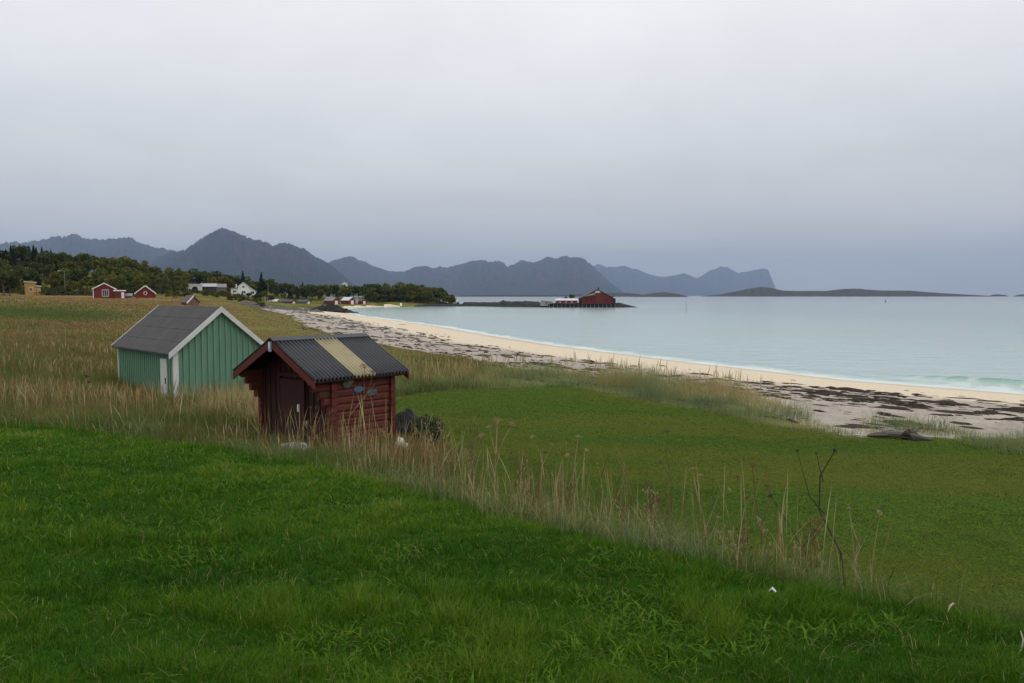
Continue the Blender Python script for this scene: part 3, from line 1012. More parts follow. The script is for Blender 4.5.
pole('grey street lamp with short arm standing before the dark hill trees', 66, 225, 271, m_wood_grey, arm='lamp', name='street_lamp', cat='street lamp')
pole('wooden power pole right of the white house', 268.5, 325, 282.5, m_wood_grey, rad=.13, arm='cross')
pole('short thin pole on the slope below the white house', 232.5, 290, 290, m_concrete, rad=.08)
pole('short weathered pole above the shore stones', 246, 262, 291.5, m_wood_grey, rad=.07)
h = tag(empty('sea_mark', (at_px(686, 308), 308, -1)), 'thin grey sea mark pole standing in the bay', 'sea mark')
m = MB(); m.tube([(0, 0, 0), (0, 0, 4.0)], [.09, .06], 6); m.build('pole', m_wood_grey, h)
m = MB(); m.tube([(0, 0, 3.5), (0, 0, 4.1)], [.16, .16], 8); m.build('topmark', m_wood_grey, h)
h = tag(empty('buoy', (at_px(885, 700), 700, -.1)), 'small dark buoy far out on the water', 'buoy')
m = MB(); m.tube([(0, 0, -.2), (0, 0, .5), (0, 0, .8), (0, 0, 2.0)], [.7, .75, .2, .15], 8); m.build('float', m_dark, h)
m = MB(); m.tube([(0, 0, 2.0), (0, 0, 2.5)], [.3, .3], 6); m.build('topmark', m_dark, h)

# rocks by the shore
m = MB()
g = np.random.default_rng(5)
for px, D, hgt, wid in ((312, 286, 1.0, 2.6), (317, 284, 1.4, 2.6), (322, 283, 1.9, 3.0), (327, 281, 2.1, 3.0), (332, 279, 2.3, 3.0), (337, 277, 2.0, 2.6), (341, 276, 1.4, 2.4), (345, 275, 1.2, 2.2), (349, 274, .6, 2.2), (353, 273, .35, 1.6)):
    m.blob((at_px(px, D), D, .1), (wid, 2.2, hgt), int(px), .5, 14, 8)
tag(m.build('rock_outcrop', m_mole), 'black rock outcrop reaching from the beach into the shallow water', 'rocks')
m = MB()
for i in range(230):
    px, D = g.uniform(243, 335), g.uniform(250, 300)
    x = at_px(px, D)
    if 9 < shore_s(np.array([x]), np.array([D]))[0] < 36:
        r = g.uniform(.3, .8)
        m.blob((x, D, hz(x, D)), (r * 1.3, r, r * .7), i, .35, 7, 4)
tag(m.build('shore_stones', m_stone), 'band of grey stones between turf and sand at the far end of the beach', 'stones', kind='stuff')


# ------------------------------------------------------------------ trees
def crown_mesh(name, seed, kind, n, mat):
    """leaf clumps through the crown's volume of a tree 8 m tall; irregular lobes with gaps between"""
    g = np.random.default_rng(seed)
    if kind == 'spruce':
        t = g.uniform(.1, 1, n) ** .85
        rad = (1 - t) * 1.75 * (.55 + .45 * g.random(n)) * (1 + .25 * np.sin(t * 46 + g.uniform(0, 6)))
        a = g.uniform(0, 6.283, n)
        P = np.c_[np.cos(a) * rad, np.sin(a) * rad, t * 8.2 - rad * .35]
        s = g.uniform(.22, .45, n) * (1.15 - .6 * t)
        tint = g.random(n)
    else:
        L = 9 if kind == 'round' else 7
        lc = np.c_[g.normal(0, 1.25, L), g.normal(0, 1.25, L), g.uniform(3.0, 6.6, L)]
        if kind == 'bush':
            lc[:, 2] = g.uniform(1.2, 5.4, L)
            lc[:, :2] *= 1.5
        lr = g.uniform(.9, 1.7, L)
        k = g.integers(0, L, n)
        d = g.normal(0, 1, (n, 3))
        d /= np.linalg.norm(d, axis=1)[:, None]
        P = lc[k] + d * (lr[k] * g.uniform(.55, 1.05, n))[:, None] * np.array((1, 1, .85))
        s = g.uniform(.25, .5, n)
        tint = np.clip(g.random(n) * .6 + (g.random(L) * .5)[k], 0, 1)
    u = g.normal(0, 1, (n, 3))
    u /= np.linalg.norm(u, axis=1)[:, None]
    w = np.cross(u, g.normal(0, 1, (n, 3)))
    w /= np.linalg.norm(w, axis=1)[:, None]
    u, w = u * s[:, None], w * (s * .8)[:, None]
    V = np.stack([P - u, P + w, P + u, P - w], 1).reshape(-1, 3)
    q = np.arange(n * 4).reshape(n, 4)
    return np_mesh(name, V, quads=q, attrs={'tint': np.repeat(tint, 4)}, mats=[mat])


def trunk_mesh(seed, kind):
    m = MB()
    g = np.random.default_rng(seed)
    if kind == 'spruce':
        m.tube([(0, 0, -.6), (0, 0, 4), (0, 0, 8)], [.16, .1, .02], 6)
    else:
        m.tube([(0, 0, -.6), (.05, 0, 1.5), (.1, .1, 3.2), (0, .1, 5.6)], [.17, .14, .1, .03], 6)
        for i in range(5):
            a = g.uniform(0, 6.28)
            z = g.uniform(1.6, 3.4)
            m.tube([(.06, .03, z), (math.cos(a) * .8, math.sin(a) * .8, z + 1.1), (math.cos(a) * 1.5, math.sin(a) * 1.5, z + 2.3)], [.08, .05, .02], 5)
    return m.mesh('trunk', paint('bark', (.11, .10, .09), .9, .3, 4.0))


LM = {
    'spruce': leaf_mat('spruce_needles', [(0, (.010, .020, .010)), (.6, (.018, .032, .014)), (1, (.028, .045, .018))], .1),
    'dark': leaf_mat('dark_leaves', [(0, (.034, .054, .013)), (.6, (.060, .084, .019)), (1, (.098, .116, .028))], .25),
    'green': leaf_mat('birch_leaves', [(0, (.058, .076, .014)), (.6, (.100, .114, .021)), (1, (.165, .155, .030))], .3),
    'yellow': leaf_mat('yellowing_leaves', [(0, (.055, .058, .012)), (.6, (.105, .095, .016)), (1, (.17, .135, .024))], .3),
    'rust': leaf_mat('rust_leaves', [(0, (.045, .034, .012)), (.6, (.085, .055, .016)), (1, (.13, .08, .022))], .3)}
KINDS = {'spruce': [('spruce', 's'), ('spruce', 's')], 'dark': [('round', 'd'), ('bush', 'd'), ('round', 'd')], 'green': [('round', 'g'), ('bush', 'g'), ('round', 'g')],
         'yellow': [('round', 'y'), ('bush', 'y')], 'rust': [('round', 'r'), ('bush', 'r')]}
TM = {}
for ki, (k, vs) in enumerate(KINDS.items()):
    TM[k] = [(trunk_mesh(ki * 10 + i, v[0]), crown_mesh('crown', 100 + ki * 10 + i, v[0], 620 if v[0] != 'spruce' else 800, LM[k])) for i, v in enumerate(vs)]
TREE_NAME = {'spruce': 'spruce_tree', 'dark': 'leafy_tree', 'green': 'birch_tree', 'yellow': 'autumn_birch', 'rust': 'rowan_tree'}
SIL = np.array([(-60, 246), (0, 248), (12, 246), (25, 246), (40, 247), (55, 252), (75, 252), (100, 252), (115, 256), (130, 258), (150, 263), (165, 266), (180, 267), (205, 269), (215, 268), (230, 274), (250, 277), (265, 278),
                (290, 283), (310, 282), (330, 282), (345, 284), (365, 284), (380, 283.5), (400, 282.5), (425, 283), (440, 287), (450, 292), (458, 299)], float)
tg = np.random.default_rng(77)
TREES = []


def plant_tree(kind, px, D, h, label, group, wide=1.0):
    q = on(px, D)
    h = max(h, 2.0)
    tr, cr = TM[kind][tg.integers(0, len(TM[kind]))]
    r = empty(TREE_NAME[kind], q, tg.uniform(0, 6.28))
    k = h / (8.0 if kind == 'spruce' else 7.4)
    r.scale = (k * wide * tg.uniform(.85, 1.2), k * wide * tg.uniform(.85, 1.2), k)
    tag(r, label, 'tree', group)
    link(bpy.data.objects.new('trunk', tr), r)
    link(bpy.data.objects.new('crown', cr), r)
    TREES.append((q.x, q.y))


def sil_h(px, D):
    return z_at(np.interp(px, SIL[:, 0], SIL[:, 1]), D) - hz(at_px(px, D), D)


def free(px, D, dist):
    x = at_px(px, D)
    return all((x - a) ** 2 + (D - b) ** 2 > dist * dist for a, b in TREES)


HILL = 'trees on the wooded hill'
LBL = {'spruce': 'dark spruce in the wooded hill at far left', 'dark': 'dark green leafy tree on the wooded hill behind the red houses', 'green': 'green birch on the wooded hill behind the red houses',
       'yellow': 'yellowing autumn birch on the wooded hill behind the red houses', 'rust': 'rust brown autumn rowan on the wooded hill'}
# skyline row first, so that its tops draw the outline of the hill
for px in np.r_[np.arange(-34, 60, 2.9), np.arange(60, 182, 4.4)]:
    px += tg.uniform(-1.5, 1.5)
    D = tg.uniform(318, 340)
    k = tg.choice(['spruce', 'spruce', 'spruce', 'spruce', 'dark']) if px < 58 else tg.choice(['green', 'yellow', 'green', 'dark', 'green'])
    plant_tree(k, px, D, sil_h(px, D) * tg.uniform(.78, 1.08), LBL[k], HILL)
n = 0
while n < 108:
    px, D = tg.uniform(-45, 184), tg.uniform(226, 316)
    if px > 150 and D < 245 + (px - 150) * 1.0:
        continue
    if 18 < px < 50 and D < 244:
        continue
    if not free(px, D, 3.6):
        n += .2
        continue
    if px < 60 and D > 245:
        k = tg.choice(['spruce', 'dark', 'spruce', 'spruce'])
    elif px < 95:
        k = tg.choice(['dark', 'green', 'dark', 'yellow'])
    else:
        k = tg.choice(['green', 'yellow', 'rust', 'green', 'dark', 'yellow', 'yellow', 'green'])
    plant_tree(k, px, D, min(tg.uniform(5.0, 8.5) * (.75 if px > 140 else 1), sil_h(px, D) * .97), LBL[k], HILL)
    n += 1
for px, D, h, w in ((-14, 210, 7.5, 1.5), (5, 206, 7.0, 1.5), (11, 208, 7.2, 1.2), (-2, 214, 8, 1.3)):
    plant_tree('dark', px, D, h, 'broad dark tree at the field edge left of the yellow house', 'dark trees by the yellow house', w)
plant_tree('dark', 62, 214, 2.0, 'small round green bush on the field edge under the street lamp', 'bushes at the field edge', 1.3)
# behind and around the white houses
for px in np.arange(184, 300, 5.2):
    D = tg.uniform(350, 372) if px < 270 else tg.uniform(440, 456)
    px += tg.uniform(-2, 2)
    k = tg.choice(['dark', 'green', 'dark', 'yellow'])
    plant_tree(k, px, D, sil_h(px, D) * tg.uniform(.85, 1.05), 'leafy tree in the belt behind the white house and grey house', 'tree belt behind the white house')
for px, top in ((243.5, 271.5), (262, 273)):
    D = 346
    plant_tree('spruce', px, D, z_at(top, D) - on(px, D).z, 'pointed dark spruce rising above the roof of the white house', 'two spruces by the white house')
for px, D, h in ((229, 318, 2.6), (249, 322, 2.6), (255, 318, 2.3), (259, 316, 3.0), (264, 330, 4.2), (272, 322, 3.2), (272, 330, 2.6), (184, 318, 3.2), (177, 305, 4.0), (241, 318, 1.7), (222, 322, 1.8), (206, 318, 1.6)):
    k = tg.choice(['dark', 'green', 'dark'])
    plant_tree(k, px, D, h, 'low bushy tree in front of the white house and grey house', 'bushes in front of the white house', 1.35)
for i in range(30):
    px = tg.uniform(150, 262)
    D = tg.uniform(232, 300) if px < 200 else tg.uniform(262, 312)
    if free(px, D, 3.0) and not (186 < px < 202 and D < 215):
        plant_tree(tg.choice(['yellow', 'green', 'green', 'rust']), px, D, tg.uniform(.9, 2.1), 'low rounded bush on the rough grassy slope below the grey house', 'bushes on the grassy slope', 1.7)
# behind the boathouses and on the headland
for px in np.arange(282, 372, 4.0):
    D = tg.uniform(448, 470)
    k = tg.choice(['dark', 'green', 'dark', 'spruce'])
    plant_tree(k, px + tg.uniform(-1.5, 1.5), D, sil_h(px, D) * tg.uniform(.8, 1.05), 'leafy tree in the row behind the red boathouses', 'trees behind the boathouses')
for i in range(95):
    px, D = tg.uniform(366, 457), tg.uniform(446, 476)
    if not free(px, D, 2.2):
        continue
    k = tg.choice(['dark', 'green', 'dark', 'green', 'yellow', 'green'])
    plant_tree(k, px, D, sil_h(px, D) * tg.uniform(.55, 1.04), 'leafy tree in the dense wood on the headland', 'trees on the headland', 1.15)
for px in np.arange(368, 460, 3.2):
    plant_tree(tg.choice(['dark', 'green', 'dark']), px, 443 + tg.uniform(0, 4), 4.2 * min(1, (466 - px) / 40), 'low shrub on the rocky shore under the headland trees', 'shrubs on the headland shore', 1.6)
for px, h, k in ((565.5, 4.5, 'yellow'), (570.5, 5.6, 'dark'), (576, 3.2, 'yellow')):
    q = Vector((at_px(px, 410), 410, 1.8))
    plant_tree(k, px, 410, h, 'small wind-bent tree behind the low red store on the mole' if k == 'yellow' else 'dark pointed tree behind the low red store on the mole', 'trees on the mole' if k == 'yellow' else None, .8)
for o in COL.objects:
    if o.get('group') == 'trees on the mole' or str(o.get('label', '')).startswith('dark pointed tree behind'):
        o.location.z = 1.9

# ------------------------------------------------------------------ green boathouse
TH = -.75
PK = Vector((-10.222, 28.0, 5.577))
GW, GL, GOV, GRISE = 3.24, 5.85, .22, 1.56           # wall width, wall length, eave overhang
k_ = GRISE / 1.84
GB = 2.2                                              # ground level under the shed
gh = tag(empty('green_boathouse', (PK.x + math.sin(TH) * .14, PK.y + math.cos(TH) * .14, GB), -TH), 'green boarded boathouse with dark felt roof and white bargeboards in tall grass', 'boathouse')
HW = PK.z - GRISE - GB + k_ * GOV - .06                # wall height at the eave line
RISE = k_ * GW / 2
m_green = paint('green_paint', (.125, .245, .160), .7, .12, 3.0, stretch=(1, 1, .25), dirt=(.10, .17, .115), dirt_amt=.6)
m_felt = paint('dark_roof_felt', (.066, .064, .062), .9, .16, 2.2, dirt=(.09, .087, .08), dirt_amt=.5, bump=.2)
m_trim = paint('worn_white_paint', (.56, .56, .54), .65, .12, 2.0, dirt=(.36, .35, .31), dirt_amt=.5)
wall_shell(GW, GL, HW, RISE).build('wall', m_green, gh)
# vertical boards: battens on the gable and on the long side
m = MB()
nb = 15
for i in range(nb):
    x = -GW / 2 + .12 + i * (GW - .24) / (nb - 1)
    top = HW + (1 - abs(x) / (GW / 2)) * RISE
    for y0, y1 in ((-.042, -.002), (GL + .002, GL + .042)):
        m.box(x - .035, x + .035, y0, y1, -.4, top - .02)
nb = 27
for i in range(nb):
    y = .15 + i * (GL - .3) / (nb - 1)
    for s in (-1, 1):
        x0 = s * (GW / 2 + .002)
        m.box(min(x0, x0 + s * .024), max(x0, x0 + s * .024), y - .035, y + .035, -.4, HW - .02)
m.build('batten', m_green, gh)
gable_roof(GW, GL, HW, RISE, GOV, .14, .06).build('roof', m_felt, gh)
m = MB()
for s in (-1, 1):            # felt laps lie across the slope
    for i in range(1, 4):
        f_ = i / 4
        e = (GW / 2 + GOV) * (1 - f_)
        zz = HW - GOV * k_ + .02 + .06 + f_ * (GRISE)
        a = (s * (e + .02), zz - .02 * k_ + .003)
        b = (s * (e - .05), zz + .05 * k_ + .003)
        poly = [a, b, (b[0], b[1] + .005), (a[0], a[1] + .007)]
        m.prism(poly if s < 0 else poly[::-1], -.14, GL + .14)
m.build('felt_lap', m_felt, gh)
for y in (-.185, GL + .145):
    for s in (-1, 1):
        bargeboard(GW, HW, RISE, GOV, y, .10, .10, .04, s).build('bargeboard', m_trim, gh)
for s in (-1, 1):
    for y in (-.055, GL - .05):
        m = MB()
        m.box(s * GW / 2 - (.13 if s > 0 else .035), s * GW / 2 + (.035 if s > 0 else .13), y, y + .105, -.4, HW - .04)
        m.build('corner_board', m_trim, gh)
m = MB()
m.box(-GW / 2 - .06, -GW / 2 - .003, .55, 1.15, -.3, HW - .34)
dr = m.build('door', m_trim, gh)
m = MB(); m.box(-GW / 2 - .09, -GW / 2 - .062, .62, .66, .75, .95); m.build('handle', m_lead, dr)

# ------------------------------------------------------------------ red log hut
TH = .705
PK = Vector((-5.177, 17.0, 5.073))
HB = 2.74
hut = tag(empty('red_log_hut', (PK.x, PK.y, HB), -TH), 'little red log hut with dark corrugated roof and one yellowish roof sheet', 'hut')
RW, RL, RR_ = 1.52, 2.60, .778                 # half roof width, roof length, rise from eave tip to ridge
RZ = PK.z - HB                                 # ridge height above the hut floor
sl = RR_ / RW
m_log = paint('red_log_paint', (.105, .021, .013), .72, .40, 4.0, stretch=(1, .5, 4), dirt=(.040, .016, .011), dirt_amt=.85, bump=.3)
m_log_shaded = paint('shaded_red_boards', (.034, .009, .007), .7, .25, 5.0, stretch=(3, 3, .4), dirt=(.02, .008, .007), dirt_amt=.5)  # darker copy of the hut red; shade under the roof is painted in
m_barge = paint('red_bargeboard_paint', (.11, .022, .016), .65, .18, 4.0, dirt=(.09, .03, .02))
m_iron = paint('dark_corrugated_iron', (.046, .048, .055), .55, .14, 2.0, dirt=(.075, .073, .07), dirt_amt=.4, spec=.35)
m_yel = paint('yellowed_fibreglass', (.36, .315, .185), .55, .10, 2.5, dirt=(.26, .225, .13), dirt_amt=.4)
WX, Y0, Y1 = 1.28, .62, 2.24                     # wall half width, front wall, back wall
WT = RZ - .10 - sl * WX                          # wall top under the roof
nlog = 10
lh = WT / nlog


def log_wall(x_in, y0, y1, top_fn=None):
    pass


# side walls: rounded logs lying along the hut; the top logs step out under the porch roof
for s in (-1, 1):
    m = MB()
    for i in range(nlog):
        z0 = i * lh
        ext = max(0, (i - (nlog - 5)) * .115) if i > nlog - 5 else 0.0
        y0 = Y0 - .10 - ext
        y1 = Y1 + .10
        prof = [(-.045, 0), (.035, 0), (.055, lh * .25), (.055, lh * .75), (.035, lh * .97), (-.045, lh * .97)]
        poly = [(s * (WX + a), z0 + b) for a, b in prof]
        m.prism(poly if s > 0 else poly[::-1], y0, y1)
    m.build('log_wall', m_log, hut)
# end walls of logs; the front is boarded, the porch's shade put into its colour
for y, mat, nm in ((Y0, m_log_shaded, 'front_wall'), (Y1, m_log, 'back_wall')):
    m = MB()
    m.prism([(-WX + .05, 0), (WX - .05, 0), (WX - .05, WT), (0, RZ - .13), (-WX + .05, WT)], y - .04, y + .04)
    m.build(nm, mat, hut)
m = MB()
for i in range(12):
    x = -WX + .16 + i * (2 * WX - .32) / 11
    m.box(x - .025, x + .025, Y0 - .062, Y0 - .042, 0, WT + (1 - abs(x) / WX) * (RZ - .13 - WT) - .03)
m.build('batten', m_log_shaded, hut)
# notched corner posts where the log ends cross
for s in (-1, 1):
    for y in (Y0, Y1):
        m = MB()
        for i in range(nlog):
            z0 = i * lh
            x0, x1 = sorted((s * (WX - .05), s * (WX + .11)))
            m.box(x0, x1, y - .065, y + .065, z0 + .006, z0 + lh - .006)
        m.build('corner_post', m_log, hut)
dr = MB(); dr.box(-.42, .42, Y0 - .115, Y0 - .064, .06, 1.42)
drm = dr.build('door', m_log_shaded, hut)
m = MB(); m.box(.28, .315, Y0 - .16, Y0 - .118, .74, .90); m.build('handle', m_white, drm)
m = MB()
for x in (-.49, .43):
    m.box(x, x + .06, Y0 - .125, Y0 - .064, 0, 1.48)
m.box(-.49, .49, Y0 - .125, Y0 - .064, 1.482, 1.55)
m.build('door_frame', m_log_shaded, hut)


def corrugated(name, s, ya, yb, mat, lift=0.0):
    pitch = .096
    n = max(8, int((yb - ya) / pitch * 8))
    ys = np.linspace(ya, yb, n + 1)
    wv = .030 * np.cos(2 * np.pi * ys / pitch)
    us = np.linspace(0, 1, 4)
    V = []
    for lay in (0, -.012):
        for u in us:
            x = s * u * (RW + .01)
            z = RZ - u * RR_ * (RW + .01) / RW + lift + lay
            V.append(np.c_[np.full_like(ys, x), ys, z + wv])
    V = np.vstack(V)
    w = n + 1
    idx = np.arange(len(V)).reshape(2, len(us), w)
    q = []
    for l in (0, 1):
        a = np.stack([idx[l, :-1, :-1], idx[l, :-1, 1:], idx[l, 1:, 1:], idx[l, 1:, :-1]], -1).reshape(-1, 4)
        q.append(a if (l == 0) == (s < 0) else a[:, ::-1])
    for e in (0, -1):
        q.append(np.stack([idx[0, e, :-1], idx[0, e, 1:], idx[1, e, 1:], idx[1, e, :-1]], -1))
        q.append(np.stack([idx[0, :-1, e], idx[0, 1:, e], idx[1, 1:, e], idx[1, :-1, e]], -1))
    o = bpy.data.objects.new(name, np_mesh(name, V, quads=np.vstack(q), mats=[mat], smooth=True))
    return link(o, hut)


corrugated('roof_sheet', -1, 0, RL, m_iron)
corrugated('roof_sheet', 1, 0, RL * .405, m_iron)
corrugated('roof_light_sheet', 1, RL * .40, RL * .625, m_yel, .006)
corrugated('roof_sheet', 1, RL * .62, RL, m_iron)
m = MB()
m.prism([(-.13, RZ - .045), (0, RZ + .018), (.13, RZ - .045), (.13, RZ - .033), (0, RZ + .036), (-.13, RZ - .033)], -.01, RL + .01)
m.build('ridge_cap', m_iron, hut)
m = MB()
for s in (-1, 1):
    poly = [(s * (RW - .02), RZ - .075 - RR_), (0, RZ - .075), (0, RZ - .04), (s * (RW - .02), RZ - .04 - RR_)]
    m.prism(poly if s < 0 else poly[::-1], .05, RL - .05)
m.build('roof_boarding', m_log_shaded, hut)
for y in (.005, RL - .04):
    for s in (-1, 1):
        m = MB()
        poly = [(s * (RW + .01), RZ - .19 - RR_), (0, RZ - .18), (0, RZ - .028), (s * (RW + .01), RZ - .034 - RR_)]
        m.prism(poly if s < 0 else poly[::-1], y, y + .035)
        m.build('bargeboard', m_barge, hut)
m = MB()
for s in (-1, 1):
    x0, x1 = sorted((s * (RW - .16), s * (RW - .26)))
    m.box(x0, x1, .06, RL - .06, RZ - sl * (RW - .16) - .19, RZ - sl * (RW - .16) - .085)
m.build('purlin', m_log_shaded, hut)
m = MB(); m.box(-.05, .05, -.02, .002, RZ - .27, RZ - .06); om = m.build('gable_ornament', paint('pale_blue_enamel', (.30, .36, .52), .4), hut)
m = MB(); m.box(-.022, .022, -.03, -.022, RZ - .2, RZ - .08); m.build('gable_emblem', m_white, om)

# things hung on the long wall of the hut: world position from the hut's own axes


def hut_pt(u, v, z):
    return Vector((PK.x + u * math.cos(TH) + v * math.sin(TH), PK.y - u * math.sin(TH) + v * math.cos(TH), HB + z))


wx_ = WX + .058
m_slate = paint('grey_green_enamel', (.065, .088, .085), .5, .3, 14.0)
m_bluep = paint('blue_grey_enamel', (.07, .125, .185), .45, .3, 16.0)
m_plank = paint('grey_blue_sign', (.07, .08, .095), .7, .35, 14.0)


def hung(name, label, cat, v, z, build, mat):
    r = tag(empty(name, hut_pt(wx_, v, z), -TH), label, cat)
    m = MB()
    build(m)
    m.build('plate', mat, r, smooth=False)
    n = MB(); n.tube([(-.005, 0, .10), (.02, 0, .10)], .008, 6)
    n.build('nail', m_lead, r)
    return r


hung('wall_plate', 'dull green oval plate hung on the red log wall, left of the blue one', 'plate', .98, WT - .20,
     lambda m: m.prism([(0, 0), (.025, 0), (.025, .01), (0, .01)], 0, .01) or m.add([(.025 * (k % 2), .115 * math.cos(a), .085 * math.sin(a)) for a in np.linspace(0, 6.283, 17)[:-1] for k in (0, 1)],
                                                                                      [tuple(range(1, 32, 2)), tuple(range(30, -1, -2))] + [(2 * i, 2 * i + 1, (2 * i + 3) % 32, (2 * i + 2) % 32) for i in range(16)]), m_slate)
fish = [(-.15, .0), (-.11, .045), (-.03, .075), (.06, .06), (.10, .02), (.15, .07), (.145, .0), (.15, -.07), (.10, -.025), (.05, -.06), (-.04, -.07), (-.11, -.04)]
hung('wall_fish', 'blue-grey fish-shaped plate in the middle of the red log wall', 'plate', 1.30, WT - .34,
     lambda m: m.add([(.0, a, b) for a, b in fish] + [(.022, a, b) for a, b in fish], [tuple(range(11, -1, -1)), tuple(range(12, 24))] + [(i, (i + 1) % 12, (i + 1) % 12 + 12, i + 12) for i in range(12)]), m_bluep)
hung('wall_sign', 'small dark grey-blue board hung lowest and rightmost on the red log wall', 'board', 1.66, WT - .44, lambda m: m.box(0, .022, -.13, .13, -.07, .07), m_plank)

# slab, white stone, dark heap and shrub at the hut's foot
q = ground(296, 454)
m = MB(); m.blob((0, 0, .05), (.42, .26, .17), 3, .3, 14, 8)
o = m.build('stone', paint('pale_grey_stone', (.30, .30, .31), .9, .25, 5.0, bump=.5), smooth=False)
o.location = q
o.rotation_euler = (0, 0, R(-20))
tag(o, 'flat pale grey stone at the front foot of the red hut', 'stone')
q = on(399, 16.9)
m = MB(); m.blob((0, 0, .08), (.13, .12, .15), 8, .35, 12, 8); m.blob((.11, -.03, .03), (.10, .09, .09), 9, .3, 10, 6)
o = m.build('stone', paint('white_quartz', (.58, .56, .50), .8, .15, 8.0, bump=.3), smooth=True)
o.location = q
tag(o, 'white rounded stone in the grass right of the red hut', 'stone')
q = on(409, 18.6)
m = MB()
m.blob((-.1, 0, .16), (.36, .32, .40), 21, .25, 16, 9)
m.blob((.24, .1, .12), (.28, .26, .26), 22, .3, 16, 9)
m.blob((-.28, -.2, .1), (.3, .26, .34), 23, .3, 12, 8)
o = m.build('tarpaulin_heap', paint('black_tarpaulin', (.011, .011, .012), .8, .25, 4.0, bump=.4), smooth=True)
o.location = q
tag(o, 'low black tarpaulin-covered heap right behind the red hut', 'heap')


def leaf_quads(g, P, s, asp=.5):
    n = len(P)
    u = g.normal(0, 1, (n, 3))
    u /= np.linalg.norm(u, axis=1)[:, None]
    w = np.cross(u, g.normal(0, 1, (n, 3)))
    w /= np.linalg.norm(w, axis=1)[:, None]
    s = np.broadcast_to(s, (n,))
    u, w = u * s[:, None], w * (s * asp)[:, None]
    return np.stack([P - u, P + w, P + u, P - w], 1).reshape(-1, 3)


q = on(427, 17.8)
root = tag(empty('shrub', q), 'small dark grey-green shrub growing against the black heap', 'shrub')
g = np.random.default_rng(3)
n = 1600
d = g.normal(0, 1, (n, 3)); d /= np.linalg.norm(d, axis=1)[:, None]
P = np.c_[d[:, 0] * .34, d[:, 1] * .30, .27 + d[:, 2] * .28] * np.c_[g.uniform(.5, 1.15, n)][:, [0, 0, 0]]
me = np_mesh('foliage', leaf_quads(g, P, g.uniform(.025, .055, n)), quads=np.arange(n * 4).reshape(n, 4), attrs={'tint': np.repeat(g.random(n), 4)}, mats=[leaf_mat('shrub_leaves', [(0, (.035, .052, .026)), (1, (.095, .115, .06))])])
link(bpy.data.objects.new('foliage', me), root)
m = MB()
for i in range(9):
    a = i * .7
    m.tube([(0, 0, -.1), (math.cos(a) * .15, math.sin(a) * .15, .3), (math.cos(a) * .32, math.sin(a) * .24, .5)], [.014, .01, .004], 5)
m.build('stem', m_wood_grey, root)

# driftwood at the top of the beach
q0 = ground(868, 437); q1 = ground(931, 441)
mid = (q0 + q1) / 2
ang = math.atan2(q1.y - q0.y, q1.x - q0.x)
dw = tag(empty('driftwood_log', mid, ang), 'grey weathered driftwood log lying where the lawn meets the beach', 'driftwood')
L_ = (q1 - q0).length
m_drift = paint('silvered_driftwood', (.115, .098, .082), .9, .3, 6.0, stretch=(.3, 2, 2), bump=.5, dirt=(.05, .04, .035), dirt_amt=.8)
m = MB()
m.tube([(-L_ / 2, 0, .05), (-L_ / 4, .06, .11), (0, .02, .12), (L_ / 4, -.04, .10), (L_ / 2, .02, .03)], [.04, .09, .10, .08, .03], 9)
m.build('trunk', m_drift, dw)
m = MB()
m.blob((.22, -.02, .10), (.2, .14, .13), 5, .55, 12, 8)
m.build('root_end', paint('dark_wet_wood', (.045, .036, .03), .9, .3, 8.0), dw)
for pts in ([(-.5, .1, .12), (-.2, .35, .16), (.25, .5, .12)], [(.3, 0, .14), (.5, .25, .3), (.62, .3, .34)], [(-.3, -.05, .1), (-.7, -.28, .1), (-.95, -.3, .06)]):
    m = MB(); m.tube(pts, [.03, .02, .008], 6); m.build('branch', m_drift, dw)

# litter on the upper lawn
q = ground(772, 602)
m = MB()
m.add([(-.05, -.012, .075), (.0, -.018, .10), (.055, -.010, .08), (.055, .014, .085), (.0, .018, .11), (-.05, .012, .08)], [(0, 1, 4, 5), (1, 2, 3, 4)])
o = m.build('paper_scrap', paint('white_paper', (.62, .63, .66), .6, .05))
o.location = q; o.rotation_euler = (0, 0, R(-35)); o.scale = (.4, .4, .8)
so = o.modifiers.new('thickness', 'SOLIDIFY'); so.thickness = .004
tag(o, 'white paper scrap lying in the grass of the upper lawn', 'litter')
q = ground(951, 620)
m = MB()
m.add([(-.06, -.008, .06), (-.02, -.02, .10), (.03, -.014, .115), (.07, 0, .10), (.03, .016, .115), (-.02, .018, .10)], [(0, 1, 5), (1, 2, 4, 5), (2, 3, 4)])
o = m.build('dry_leaf', paint('tan_leaf', (.36, .26, .16), .7, .1))
o.location = q; o.rotation_euler = (0, 0, R(25)); o.scale = (.55, .35, .8)
so = o.modifiers.new('thickness', 'SOLIDIFY'); so.thickness = .003
tag(o, 'curled tan dry leaf on the grass near the right edge', 'leaf')
q = ground(1021, 655)
m = MB(); m.tube([(0, 0, .02), (.008, 0, .07), (.0, .01, .11)], [.003, .004, .002], 6)
o = m.build('straw', paint('bleached_straw', (.5, .46, .38), .7, .1))
o.location = q
tag(o, 'short bleached straw standing at the right edge of the lawn', 'straw')

# ------------------------------------------------------------------ grasses
def polar(n, r0, r1, a0, a1):
    r = np.exp(rng.uniform(math.log(r0), math.log(r1), n))
    a = np.radians(rng.uniform(a0, a1, n))
    return np.sin(a) * r, np.cos(a) * r, r


